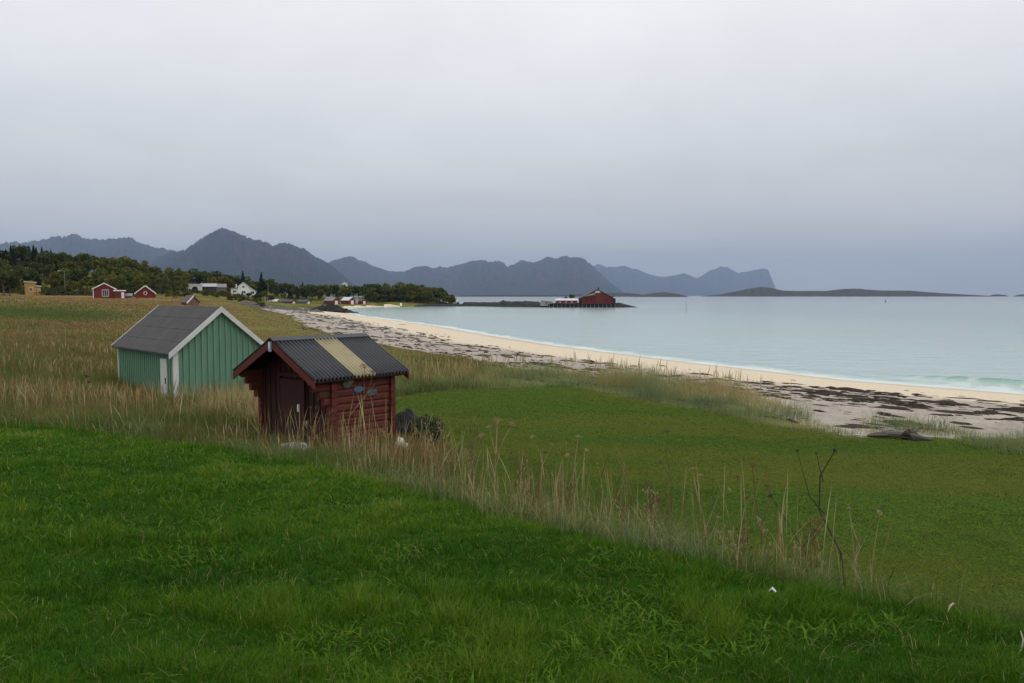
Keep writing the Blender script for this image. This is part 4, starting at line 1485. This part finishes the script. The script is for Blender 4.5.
def blades(x, y, h, w, bend, tint, nseg=3, profile=None, sink=.02, lean=None):
    """curved tapering blades standing on the ground; returns verts, quads, tris, tint"""
    n = len(x)
    z = height(x, y) - sink
    yaw = rng.uniform(0, 2 * np.pi, n)
    az_ = yaw + np.pi / 2 + rng.normal(0, .6, n) if lean is None else lean + rng.normal(0, .5, n)
    t = np.linspace(0, 1, nseg + 1)
    pr = (1 - t ** 1.6) if profile is None else np.array(profile, float)
    sx, sy = np.cos(yaw) * w / 2, np.sin(yaw) * w / 2
    V = np.zeros((n, 2 * nseg + 1, 3), np.float32)
    for i, ti in enumerate(t):
        off = bend * h * ti ** 2
        cx, cy = x + np.cos(az_) * off, y + np.sin(az_) * off
        cz = z + h * ti * np.sqrt(np.maximum(.12, 1 - (bend * ti) ** 2 * .55))
        if i < nseg:
            V[:, 2 * i] = np.c_[cx - sx * pr[i], cy - sy * pr[i], cz]
            V[:, 2 * i + 1] = np.c_[cx + sx * pr[i], cy + sy * pr[i], cz]
        else:
            V[:, 2 * i] = np.c_[cx, cy, cz]
    m = 2 * nseg + 1
    b = (np.arange(n) * m)[:, None]
    q = np.concatenate([b + np.array([2 * i, 2 * i + 1, 2 * i + 3, 2 * i + 2]) for i in range(nseg - 1)]) if nseg > 1 else np.zeros((0, 4), int)
    tr = b + np.array([2 * nseg - 2, 2 * nseg - 1, 2 * nseg])
    return V.reshape(-1, 3), q, tr, np.repeat(tint, m)


def grass_object(name, label, cat, parts, mat):
    Vs, Qs, Ts, Cs, o = [], [], [], [], 0
    for V, q, tr, c in parts:
        Vs.append(V); Qs.append(q + o); Ts.append(tr + o); Cs.append(c)
        o += len(V)
    me = np_mesh(name, np.concatenate(Vs), quads=np.concatenate(Qs), tris=np.concatenate(Ts), attrs={'tint': np.clip(np.concatenate(Cs), 0, 1)}, mats=[mat])
    ob = bpy.data.objects.new(name, me)
    tag(ob, label, cat, kind='stuff')
    return link(ob)


def outside(x, y, cx, cy, th, hw, y0, y1):
    """True away from a building's footprint"""
    u = (x - cx) * math.cos(th) - (y - cy) * math.sin(th)
    v = (x - cx) * math.sin(th) + (y - cy) * math.cos(th)
    return ~((np.abs(u) < hw) & (v > y0) & (v < y1))


def keep_clear(x, y):
    return outside(x, y, PK.x, PK.y, .705, 1.42, .5, 2.42) & outside(x, y, -10.222, 28, -.75, 1.72, .0, 6.1)


# upper lawn
x, y, r = polar(1000000, 2.0, 30, -54, 70)
e = edge_s(x, y)
k = (e > -.45) & (rng.random(len(x)) < np.clip(r * r / 9, .35, 1))
x, y, r, e = x[k], y[k], r[k], e[k]
n1, n2 = fbm(x / .55, y / .55, 201), fbm(x / 2.6, y / 2.6, 203)
tuft = sstep(.55, .75, n1)
n3 = fbm(x / .22, y / .22, 205)
h = (.032 + .035 * rng.random(len(x)) + .06 * sstep(.42, .68, n3) * rng.random(len(x)) + .10 * tuft * rng.random(len(x)) + .05 * sstep(.5, -.4, e) * rng.random(len(x))) * (.8 + .5 * n2)
w = np.maximum(.0032, r * .0010) * rng.uniform(.7, 1.4, len(x))
tint = .10 + .38 * rng.random(len(x)) + .85 * (n2 - .40) + .65 * (n1 - .5) + .5 * (n3 - .5) + .12 * sstep(3.0, .5, e)
dry = rng.random(len(x)) < .02
tint[dry] = rng.uniform(.9, 1, dry.sum())
m_lg = leaf_mat('lawn_blades', [(0, (.016, .053, .004)), (.3, (.036, .106, .006)), (.6, (.083, .172, .010)), (.82, (.150, .215, .019)), (.9, (.24, .20, .08)), (1, (.34, .28, .14))], .3, .55)
parts = [blades(x, y, h, w, rng.uniform(.15, .9, len(x)), tint, 2)]
# clover and dandelion leaves pressed into the turf
x, y, r = polar(70000, 2.2, 18, -44, 42)
k = (edge_s(x, y) > 0) & (fbm(x / .8, y / .8, 207) > .54)
x, y, r = x[k], y[k], r[k]
parts.append(blades(x, y, rng.uniform(.055, .10, len(x)), np.maximum(.011, r * .0016) * rng.uniform(.6, 1.4, len(x)), rng.uniform(.5, 1.4, len(x)), .30 + .42 * rng.random(len(x)), 3, profile=[.35, 1, .8, 0]))
x, y, r = polar(9000, 2.2, 22, -46, 42)
k = (edge_s(x, y) > .1) & (rng.random(len(x)) < .6)
x, y, r = x[k], y[k], r[k]
parts.append(blades(x, y, rng.uniform(.06, .13, len(x)), np.maximum(.003, r * .0008), rng.uniform(1.0, 1.8, len(x)), rng.uniform(.86, 1, len(x)), 3))
x, y, r = polar(5200, 2.2, 12, -44, 42)
k = (edge_s(x, y) > .2) & (fbm(x / .5, y / .5, 208) > .60)
x, y, r = x[k], y[k], r[k]
parts.append(blades(x, y, rng.uniform(.035, .075, len(x)), rng.uniform(.010, .020, len(x)), rng.uniform(.9, 1.5, len(x)), .40 + .40 * rng.random(len(x)), 4, profile=[.3, .9, 1, .7, 0]))
grass_object('lawn_grass', 'short lush green grass with clover on the upper lawn in the foreground', 'grass', parts, m_lg)

# lower lawn, mown shorter
x, y, r = polar(760000, 5, 42, -14, 60)
k = (lower_lawn(x, y) + (fbm(x / 1.2, y / 1.2, 55) - .5) * .9 > -.15) & (edge_s(x, y) < -1.6)
x, y, r = x[k], y[k], r[k]
n1, n2 = fbm(x / .8, y / .6, 211), fbm(x / 5, y / 2, 213)
h = .014 + .014 * rng.random(len(x)) + .012 * sstep(.6, .8, n1)
tint = .22 + .10 * rng.random(len(x)) + 1.1 * (n2 - .36) + .3 * (n1 - .5)
m_ll = leaf_mat('mown_blades', [(0, (.040, .088, .009)), (.35, (.056, .102, .011)), (.65, (.086, .116, .015)), (1, (.145, .142, .028))], .25, .6)
lawn_low = [blades(x, y, h, np.maximum(.004, r * .0012) * rng.uniform(.7, 1.4, len(x)), rng.uniform(.9, 2.0, len(x)), tint, 2, sink=.002)]
x, y, r = polar(60000, 6, 34, -12, 46)
k = (lower_lawn(x, y) > .1) & (edge_s(x, y) < -2.6) & (fbm(x / .7, y / .7, 215) > .70)
x, y, r = x[k], y[k], r[k]
lawn_low.append(blades(x, y, rng.uniform(.05, .11, len(x)), np.maximum(.004, r * .0010), rng.uniform(.3, 1.2, len(x)), .25 + .5 * rng.random(len(x)), 3))
grass_object('mown_grass', 'close-mown green and yellowish grass of the lower lawn', 'grass', lawn_low, m_ll)

# meadow on the left, tall and autumn coloured
m_md = leaf_mat('meadow_blades', [(0, (.055, .095, .018)), (.22, (.105, .155, .030)), (.42, (.190, .200, .060)), (.58, (.305, .250, .105)), (.75, (.44, .355, .185)), (.86, (.27, .155, .072)), (1, (.19, .100, .045))], .35, .65)
parts = []
x, y, r = polar(950000, 11, 230, -46, 8)
s, e = shore_s(x, y), edge_s(x, y)
k = (s > VEG + 1 + 5 * (fbm(x / 5, y / 5, 51) - .5)) & (e < -.6) & (lower_lawn(x, y) < .15) & keep_clear(x, y)
x, y, r, s, e = x[k], y[k], r[k], s[k], e[k]
k = (rng.random(len(x)) < 1 - sstep(-9, 2, np.degrees(np.arctan2(x, y))) * .96)
x, y, r, s, e = x[k], y[k], r[k], s[k], e[k]
n1, n2, n3 = fbm(x / 3, y / 3, 221), fbm(x / 11, y / 8, 223), fbm(x / 1.1, y / 1.1, 225)
far = sstep(32, 60, y)
hump = 1.25 * np.exp(-((y - 66 + (x + 40) * .25) / 8) ** 2) * sstep(-26, -36, x) * sstep(-140, -90, x)
turf = sstep(48, 30, s + 14 * (fbm(x / 7, y / 7, 31) - .5)) * sstep(-2, -8, x) * sstep(30, 42, y)
rust = sstep(.45, .62, fbm(x / 9, y / 6, 227))
tint = .03 + .42 * n2 + .38 * (rng.random(len(x)) - .4) + .45 * (n3 - .5) + far * .20 - .20 * sstep(9, 3, np.abs(x + 4)) * sstep(26, 21, y)
rs = rng.random(len(x)) < (.07 + .26 * rust * (1 - far) + far * (.40 + .4 * rust))
tint = np.where(rs, rng.uniform(.78, 1, len(x)), tint)
tint = np.where(rng.random(len(x)) < hump * .9, rng.uniform(.0, .3, len(x)), tint)
tint = np.where(rng.random(len(x)) < turf * .85, rng.uniform(.34, .60, len(x)), tint)
h = (.16 + .55 * n1 * rng.random(len(x)) + .3 * n3 * rng.random(len(x))) * (1 - .6 * turf) * (1 - .68 * far) * (1 - .35 * hump)
h = h * (1 - .5 * np.exp(-(((x + 4.4) / 2.2) ** 2 + ((y - 15.2) / 2.2) ** 2))) * (1 - .4 * np.exp(-(((x + 1.5) / 2.2) ** 2 + ((y - 18) / 2.5) ** 2)))
parts.append(blades(x, y, h, np.maximum(.0045, r * (.00040 + .0006 * far)) * rng.uniform(.6, 1.4, len(x)), rng.uniform(.1, 1.2, len(x)), tint, 3))
# straw stalks with heads rising over it
x, y, r = polar(52000, 12, 75, -46, 4)
s, e = shore_s(x, y), edge_s(x, y)
k = (s > VEG + 6) & (e < -.8) & (lower_lawn(x, y) < -.2) & keep_clear(x, y) & (fbm(x / 2.2, y / 2.2, 231) > .48) & (rng.random(len(x)) < .42)
x, y, r = x[k], y[k], r[k]
HEAD = [1, .9, .8, .7, 2.6, 2.2, 0]
parts.append(blades(x, y, rng.uniform(.65, 1.05, len(x)) * sstep(70, 18, r) * (1 - .55 * np.exp(-(((x + 4.4) / 2.4) ** 2 + ((y - 15.2) / 2.4) ** 2))), np.maximum(.003, r * .00034), rng.uniform(.03, .4, len(x)), np.where(rng.random(len(x)) < .45, rng.uniform(.8, 1, len(x)), rng.uniform(.50, .74, len(x))), 6, HEAD))
grass_object('meadow_grass', 'tall rough autumn meadow grass, green, straw and rust brown, around the green boathouse', 'grass', parts, m_md)

# bank: bleached straw, lyme grass leaves
m_st = leaf_mat('straw_stalks', [(0, (.12, .15, .050)), (.3, (.25, .215, .085)), (.6, (.40, .325, .155)), (.8, (.50, .42, .235)), (.9, (.22, .12, .055)), (1, (.13, .065, .035))], .2, .6)
x, y, r = polar(620000, 3.2, 34, -46, 40)
e = edge_s(x, y)
a = np.degrees(np.arctan2(x, y))
cl = fbm(x / .9, y / .9, 241)
dens = np.interp(a, [-46, -24, -16, -8, 0, 10, 16, 24, 26], [.17, .20, .16, .07, .12, .14, .08, .05, 0]) * sstep(.44, .64, cl) * (.3 + .7 * sstep(-26, -14, a))
k = (e < -.1) & (e > -3.0) & (rng.random(len(x)) < dens * np.exp(-((e + .8) / .7) ** 2)) & keep_clear(x, y)
x, y, r, e = x[k], y[k], r[k], e[k]
hh = (.18 + .95 * rng.random(len(x)) ** 2.1) * (.6 + .8 * fbm(x / 1.7, y / 1.7, 243)) * np.interp(r, [3, 6, 9, 14, 25], [.62, .8, 1.0, 1.15, .95])
tt = np.where(rng.random(len(x)) < .28, rng.uniform(.86, 1, len(x)), rng.uniform(.12, .8, len(x)))
parts = [blades(x, y, hh, np.maximum(.0022, r * .00030) * rng.uniform(.7, 1.4, len(x)), rng.gamma(1.6, .10, len(x)).clip(0, .9), tt, 6, HEAD)]
# fallen stalks and dead leaves between them
k2 = rng.random(len(x)) < .35
parts.append(blades(x[k2] + rng.normal(0, .1, k2.sum()), y[k2] + rng.normal(0, .1, k2.sum()), rng.uniform(.25, .6, k2.sum()), np.maximum(.004, r[k2] * .0005), rng.uniform(.5, 1.3, k2.sum()), rng.uniform(.1, .85, k2.sum()), 4))
# rusty and bleached stalks crowding the front of the hut
u_ = rng.normal(0, 1, (430, 2))
cx = -3.6 + 1.15 * u_[:, 0] + .25 * u_[:, 1]
cy = 14.9 - .45 * u_[:, 0] + .42 * u_[:, 1]
k = keep_clear(cx, cy)
cx, cy = cx[k], cy[k]
parts.append(blades(cx, cy, (.25 + .85 * rng.random(len(cx)) ** 1.6), np.full(len(cx), .0042), rng.gamma(1.6, .12, len(cx)).clip(0, .8), np.where(rng.random(len(cx)) < .68, rng.uniform(.86, 1, len(cx)), rng.uniform(.3, .8, len(cx))), 6, HEAD))
grass_object('straw_grass', 'bleached straw-coloured grass stalks on the bank between the two lawns', 'grass', parts, m_st)

m_ly = leaf_mat('lyme_leaves', [(0, (.085, .135, .060)), (.4, (.160, .215, .105)), (.65, (.250, .275, .115)), (.85, (.34, .300, .115)), (1, (.43, .34, .17))], .4, .5)
x, y, r = polar(200000, 3.2, 34, -46, 40)
e = edge_s(x, y)
a = np.degrees(np.arctan2(x, y))
cl = fbm(x / 1.1, y / 1.1, 251)
dens = np.where(a < 14, .55, np.where(a < 26, .14, .02)) * sstep(.46, .66, cl)
k = (e < .1) & (e > -2.8) & (rng.random(len(x)) < dens * np.exp(-((e + .7) / .8) ** 2)) & keep_clear(x, y)
x, y, r = x[k], y[k], r[k]
bank_lyme = blades(x, y, rng.uniform(.2, .62, len(x)) * np.interp(r, [3, 8, 14], [.6, .9, 1.1]), np.maximum(.006, r * .0007), rng.uniform(.2, 1.1, len(x)), rng.beta(1.3, 2.2, len(x)), 4, sink=.03)
# green weeds clothing the face of the bank
x, y, r = polar(420000, 4, 34, -46, 46)
e = edge_s(x, y)
k = (e < -.2) & (e > -3.3) & (rng.random(len(x)) < .75) & keep_clear(x, y)
x, y, r = x[k], y[k], r[k]
bank_weed = blades(x, y, rng.uniform(.08, .34, len(x)), np.maximum(.006, r * .0007), rng.uniform(.2, 1.2, len(x)), .20 * rng.random(len(x)) + .22 * fbm(x / 2, y / 2, 253), 3)
grass_object('bank_grass', 'rough green and straw undergrowth on the slope of the bank', 'grass', [bank_weed], m_md)

# dune grass between lawn and beach
x, y, r = polar(480000, 15, 130, -34, 42)
s, e = shore_s(x, y), edge_s(x, y)
lw = lower_lawn(x, y)
wob = (fbm(x / 3.5, y / 3.5, 261) - .5)
band = (lw < .1) & (s > 24.3 + 4 * wob) & (x > -9) & (x < 9.6) & (y < 46) & (y > 20)
main = band & (lw > -6.5)
tuf = np.zeros(len(x), bool)
hs = np.ones(len(x))
for px, py, rad, hh in ((905, 429, 1.1, .85), (928, 431, 1.0, .8), (945, 434, .8, .6), (1010, 446, 1.2, .7), (880, 430, .6, .5), (845, 430, .8, .5), (1040, 449, 1.6, .7)):
    c = ground(px, py)
    d = np.hypot(x - c.x, (y - c.y) * 1.0)
    t_ = (d < rad * (1 + .6 * wob)) & (rng.random(len(x)) < 1.5 - d / rad)
    hs = np.where(t_ & ~main, hh, hs)
    tuf |= t_
fringe = (s > 23 + 5 * wob) & (s < 27.5 + 5 * wob) & (x < -5) & (rng.random(len(x)) < .03)
k = (main | tuf | fringe) & (rng.random(len(x)) < np.where(main, sstep(.28, .5, fbm(x / 1.3, y / 1.3, 263)), 1)) & (e < -3)
hs = np.where(fringe & ~main, .5, hs)
x, y, r, s, hs, lw = x[k], y[k], r[k], s[k], hs[k], lw[k]
n1 = fbm(x / 1.8, y / 1.8, 265)
n5 = fbm(x / 1.2, y / 1.2, 266)
h = (.16 + 1.05 * sstep(.25, .75, .5 * n1 + .5 * n5)) * rng.uniform(.5, 1.1, len(x)) * hs
tint = .36 + .40 * rng.random(len(x)) + 1.1 * (fbm(x / 1.7, y / 1.7, 267) - .52) + .32 * sstep(-1.0, -4.0, lw)
dune = blades(x, y, h, np.maximum(.006, r * .00042), rng.uniform(.1, 1.1, len(x)), tint, 4)
# seed stalks standing over the dune
x, y, r = polar(7000, 15, 60, -20, 30)
s = shore_s(x, y)
lw = lower_lawn(x, y)
k = (lw < -1.5) & (lw > -6) & (s > 22.5) & (x > -9) & (x < 9.5) & (y < 46) & (fbm(x / 1.6, y / 1.6, 271) > .50) & (y > 20)
x, y, r = x[k], y[k], r[k]
stalks = blades(x, y, rng.uniform(.8, 1.25, len(x)), np.maximum(.004, r * .00035), rng.uniform(0, .25, len(x)), rng.uniform(.8, 1, len(x)), 6, HEAD)
grass_object('dune_grass', 'blue-green and yellowing dune grass along the top of the beach', 'grass', [dune, stalks], m_ly)
grass_object('lyme_grass', 'broad grey-green lyme grass leaves along the bank edge of the upper lawn', 'grass', [bank_lyme], m_ly)

# undergrowth on the hillside and in the gaps between the bushes
x, y, r = polar(46000, 205, 345, -37, -12)
s = shore_s(x, y)
pxx = 512 + F * x / y
k = (s > 12) & (fbm(x / 9, y / 9, 281) > .45) & (pxx < 262) & (y > 222 + 85 * sstep(135, 180, pxx))
x, y = x[k], y[k]
n = len(x)
P = np.c_[x, y, height(x, y) + rng.uniform(0, .8, n)]
tint = np.clip(.5 * rng.random(n) + .9 * (fbm(x / 14, y / 14, 283) - .25), 0, 1)
me = np_mesh('undergrowth', leaf_quads(rng, P, rng.uniform(.25, .55, n), .8), quads=np.arange(n * 4).reshape(n, 4), attrs={'tint': np.repeat(tint, 4)},
             mats=[leaf_mat('undergrowth_leaves', [(0, (.022, .036, .010)), (.5, (.05, .06, .015)), (.8, (.10, .085, .022)), (1, (.13, .075, .025))], .2)])
tag(link(bpy.data.objects.new('undergrowth', me)), 'dark green and rust undergrowth on the hillside', 'undergrowth', kind='stuff')

# ------------------------------------------------------------------ seaweed on the beach
g = np.random.default_rng(91)
N = 190000
r = np.exp(g.uniform(math.log(17), math.log(260), N))
a = np.radians(g.uniform(-33, 46, N))
x, y = np.sin(a) * r, np.cos(a) * r
s = shore_s(x, y)
k = (s > 5.5) & (s < 33)
x, y, r, s = x[k], y[k], r[k], s[k]
wob = 10 * (fbm(x / 11, y / 11, 291) - .5)
sw = s + wob
p_ = (np.exp(-((sw - 13.6) / .5) ** 2) * .5 + np.exp(-((sw - 16.2) / .8) ** 2) + np.exp(-((sw - 19.2) / 1.1) ** 2) * .9 + np.exp(-((sw - 22.8) / 1.6) ** 2) * .6 + np.exp(-((sw - 26.5) / 1.0) ** 2) * .5 + .16 * (sw > 12) + np.exp(-((sw - 8.6) / .3) ** 2) * .12)
p_ *= .10 + .9 * sstep(.46, .62, fbm(x / 1.7, y / 1.7, 293))
p_ *= 1 + .5 * sstep(8, 16, x)
k = (g.random(len(x)) < p_ * np.interp(r, [17, 35, 70, 130], [.42, .45, .50, .5])) & (lower_lawn(x, y) < -1.0)
x, y, r = x[k], y[k], r[k]
n = len(x)
s0 = shore_s(x, y)
gx_, gy_ = shore_s(x + .5, y) - s0, shore_s(x, y + .5) - s0
ta = np.arctan2(gx_, -gy_) + g.normal(0, .35, n)        # along the shore
L_ = (g.gamma(1.1, .085, n) + .025) * (1 + r / 38)
w_ = L_ * g.uniform(.12, .45, n)
nn = 9
th = np.linspace(0, 2 * np.pi, nn, endpoint=False)
rad = g.uniform(.4, 1.3, (n, nn))
u, v = np.cos(th) * L_[:, None] * rad, np.sin(th) * w_[:, None] * rad
ca, sa = np.cos(ta)[:, None], np.sin(ta)[:, None]
px_, py_ = u * ca - v * sa, u * sa + v * ca
hz_ = np.minimum(.05, .25 * w_)[:, None]
R0 = np.stack([x[:, None] + px_, y[:, None] + py_, np.full((n, nn), -.012)], -1)
R1 = np.stack([x[:, None] + px_ * .62, y[:, None] + py_ * .62, hz_ * g.uniform(.6, 1.5, (n, nn))], -1)
R2 = np.stack([x, y, hz_[:, 0] * g.uniform(.8, 2.2, n)], -1)[:, None]
V = np.concatenate([R0, R1, R2], 1).reshape(-1, 3)
i_ = np.arange(nn)
j_ = (i_ + 1) % nn
o_ = (np.arange(n) * (2 * nn + 1))[:, None, None]
Qd = [(o_ + np.stack([i_, j_, nn + j_, nn + i_], -1)[None]).reshape(-1, 4)]
T = [(o_ + np.stack([nn + i_, nn + j_, np.full(nn, 2 * nn)], -1)[None]).reshape(-1, 3)]
V = [V]
V = np.vstack(V)
V[:, 2] += height(V[:, 0], V[:, 1])
me = np_mesh('seaweed', V, quads=np.vstack(Qd), tris=np.vstack(T), mats=[paint('wet_seaweed', (.034, .026, .021), .85, .5, 3.0, bump=.6, dirt=(.095, .07, .05), dirt_amt=.7, spec=.1)])
tag(link(bpy.data.objects.new('seaweed', me)), 'dark drifts of wet seaweed in lines along the beach', 'seaweed', kind='stuff')

# ------------------------------------------------------------------ single dried plants that stand out on the bank
DRY = {'brown': paint('dry_brown_stem', (.115, .070, .042), .8, .25, 12.0), 'dark': paint('dark_dry_stem', (.048, .032, .024), .8, .25, 12.0),
       'straw': paint('pale_dry_stem', (.30, .235, .125), .8, .2, 12.0), 'rust': paint('rusty_dry_stem', (.155, .082, .042), .8, .25, 12.0)}


def dried(label, pts, D, rad, mat, umbel=.0, sides=(), seed=0, cat='dried plant'):
    """dried hogweed-like plant: pts are picture positions of its stem from foot to tip, laid out at its own depth"""
    g = np.random.default_rng(seed)
    foot = on(pts[0][0], D)
    W_ = [Vector((at_px(px, D), D + g.normal(0, .03) * i, z_at(py, D))) - foot for i, (px, py) in enumerate(pts)]
    W_[0] = Vector((0, 0, -.05)) if W_[0].z > -.05 else W_[0]
    r0 = tag(empty('dried_plant', foot), label, cat)
    m = MB()
    n = len(W_)
    m.tube(W_, [rad * (1 - .65 * i / (n - 1)) for i in range(n)], 6)
    m.build('stem', DRY[mat], r0)
    umbel *= .6
    tips = [(W_[-1], (W_[-1] - W_[-2]).normalized(), 1.0)]
    for bp in sides:
        B = [Vector((at_px(px, D), D + g.normal(0, .05) * i, z_at(py, D))) - foot for i, (px, py) in enumerate(bp)]
        m = MB()
        m.tube(B, [rad * .6 * (1 - .6 * i / (len(B) - 1)) for i in range(len(B))], 5)
        m.build('side_stem', DRY[mat], r0)
        tips.append((B[-1], (B[-1] - B[-2]).normalized(), .75))
    if umbel:
        for tip, d, k in tips:
            m = MB()
            a = d.orthogonal().normalized()
            b = d.cross(a)
            for i in range(13):
                th, sp = i * 2.4, math.sqrt(i / 13)
                e_ = tip + (d * (.75 - .25 * sp * sp) + (a * math.cos(th) + b * math.sin(th)) * sp * .9) * umbel * k
                m.tube([tip, tip.lerp(e_, .55) + d * .01, e_], [rad * .22, rad * .16, rad * .12], 4, cap=False)
                for j in range(5):
                    c_ = e_ + Vector(g.normal(0, .12 * umbel * k, 3))
                    m.blob(c_, (.035 * umbel * k + .002,) * 3, i, 0, 5, 3)
            m.build('umbel', DRY[mat], r0)
    return r0


dried('tall rust-brown dried umbel plant standing before the red hut, reaching over its roof', [(363, 463), (362, 425), (363, 392), (365, 368)], 14.3, .011, 'rust', .16, [[(362, 412), (356, 395), (352, 384)], [(363, 400), (370, 384), (372, 374)]], 1)
dried('pale bent dead stalk leaning left in front of the red hut side wall', [(352, 462), (346, 430), (352, 400), (357, 384)], 14.0, .008, 'straw', 0, [[(346, 430), (340, 412)], [(349, 415), (374, 384)]], 2)
dried('dark-headed dried dock plant alone in the meadow left of the green boathouse', [(82, 404), (83, 390), (84, 378)], 22.5, .012, 'dark', .15, [[(83, 391), (87, 383)]], 3)
dried('dark leaning dried hogweed, the thickest and tallest at the right end of the bank', [(859, 586), (846, 552), (829, 514), (827, 478), (826, 446)], 5.6, .0085, 'dark', .03, [[(829, 514), (812, 496), (801, 452)], [(827, 482), (824, 470), (821, 455)]], 4)
dried('dark broken dried stem with knotty side twigs just left of the leaning hogweed', [(820, 584), (808, 552), (795, 528), (777, 499)], 5.7, .006, 'dark', .05, [[(797, 531), (788, 536)], [(806, 550), (816, 530)]], 5)
dried('pale thin dried stalk right of the leaning dark hogweed', [(857, 582), (866, 548), (874, 508)], 5.7, .005, 'straw', .04, [[(866, 548), (861, 530), (862, 515)]], 6)
dried('rust-brown feathery dried plant on the bank in front of the lower lawn', [(772, 560), (765, 525), (757, 492), (752, 465)], 6.2, .006, 'rust', .07, [[(765, 525), (772, 500), (771, 488)], [(760, 502), (740, 488), (738, 477)], [(763, 515), (752, 500)]], 7)
dried('forked straw-coloured dried plant on the bank with spreading branches', [(716, 556), (707, 522), (697, 492), (694, 470)], 6.6, .006, 'straw', .05, [[(709, 528), (720, 498), (728, 488)], [(700, 500), (704, 478)], [(712, 540), (722, 520)]], 8)
dried('pale many-branched dried umbel plant rising over the middle of the lower lawn', [(496, 520), (494, 480), (496, 452), (497, 424)], 9.0, .008, 'straw', .11, [[(495, 470), (503, 440), (511, 427)], [(494, 478), (486, 452), (482, 436)], [(496, 456), (489, 430)]], 9)
dried('stout dark brown dock stump standing in the straw of the bank', [(653, 536), (652, 510), (651, 487)], 7.2, .013, 'brown', .05, [[(652, 512), (655, 496)]], 10)
dried('slender brown dried stem alone against the lower lawn', [(672, 505), (675, 485), (669, 458), (668, 432)], 7.6, .005, 'brown', .05, [[(673, 478), (662, 462)]], 11)
dried('straw-coloured dried stalk with a small umbel over the bank straw', [(584, 526), (578, 490), (576, 462), (579, 440)], 7.8, .006, 'straw', .06, [[(577, 475), (568, 455)], [(576, 466), (586, 450)]], 12)
dried('tall pale forked stem among the straw on the bank', [(548, 512), (545, 480), (541, 455), (533, 438)], 8.4, .006, 'straw', .05, [[(543, 465), (552, 446)]], 13)
dried('short dark upright stem with grey leaves at its foot near the right lawn edge', [(893, 598), (894, 580), (895, 562)], 5.2, .006, 'dark', 0, [[(893, 597), (889, 590), (887, 584)], [(893, 598), (898, 592), (899, 587)]], 14)
dried('two pale lyme grass leaves leaning right at the lawn edge far right', [(931, 612), (937, 600), (944, 584)], 5.0, .0055, 'straw', 0, [[(928, 610), (924, 596), (918, 576)]], 15)
dried('upright bleached straight stalk at the bank edge', [(786, 566), (786, 540), (785, 512)], 6.1, .006, 'straw', 0, [], 16)


def weed_stalk(x, y, h, mat, seed):
    """thin branching dead weed: stem, twigs and seed tips grow together as one plant"""
    g = np.random.default_rng(seed)
    lx, ly = g.normal(0, .12, 2)
    rad = .0030 + .0022 * h
    ts = [-.05, .2, .4, .6, .8, 1]
    P_ = [Vector((lx * t * t * h, ly * t * t * h, t * h)) for t in ts]
    m = MB()
    m.tube(P_, [rad, rad * .95, rad * .8, rad * .65, rad * .5, rad * .3], 5)
    tips = [P_[-1]]
    for i in range(int(g.integers(5, 10))):
        k = int(g.integers(2, 5))
        b = P_[k].lerp(P_[k + 1], g.uniform(0, 1))
        a = g.uniform(0, 6.28)
        L_ = g.uniform(.10, .26) * h * (1.3 - .15 * k)
        mid = b + Vector((math.cos(a) * L_ * .42, math.sin(a) * L_ * .42, L_ * .5))
        e_ = b + Vector((math.cos(a) * L_ * .6, math.sin(a) * L_ * .6, L_))
        m.tube([b, mid, e_], [rad * .5, rad * .4, rad * .25], 4)
        tips.append(e_)
        for j in range(2):
            a2 = a + g.normal(0, 1)
            f_ = mid.lerp(e_, g.uniform(.0, .7))
            e2 = f_ + Vector((math.cos(a2) * .03, math.sin(a2) * .03, .05)) * (h + .3)
            m.tube([f_, e2], [rad * .3, rad * .2], 4)
            tips.append(e2)
    for q_ in tips:
        m.blob(q_, (.006, .006, .013), 1, 0, 5, 4)
    o = m.build('dried_weed', DRY[mat])
    o.location = (x, y, hz(x, y))
    o.rotation_euler = (0, 0, g.uniform(0, 6.28))
    return tag(o, 'thin branching dried weed stalk among the straw of the bank', 'dried plant', 'branching weed stalks on the bank')


g = np.random.default_rng(404)
cnt = 0
while cnt < 46:
    t = g.uniform(.0, 1)
    px = 300 + 575 * t
    D = float(np.interp(px, [300, 420, 560, 700, 800, 880], [12.6, 9.6, 7.3, 6.1, 5.3, 4.9])) + g.uniform(-.1, 1.0)
    x_ = at_px(px, D)
    e_ = edge_s(np.array([x_]), np.array([D]))[0]
    if not (-2.0 < e_ < -.05):
        continue
    weed_stalk(x_, D, g.uniform(.45, 1.05) * (.62 if px > 640 else .95), g.choice(['straw', 'straw', 'rust', 'brown', 'rust']), 500 + cnt)
    cnt += 1
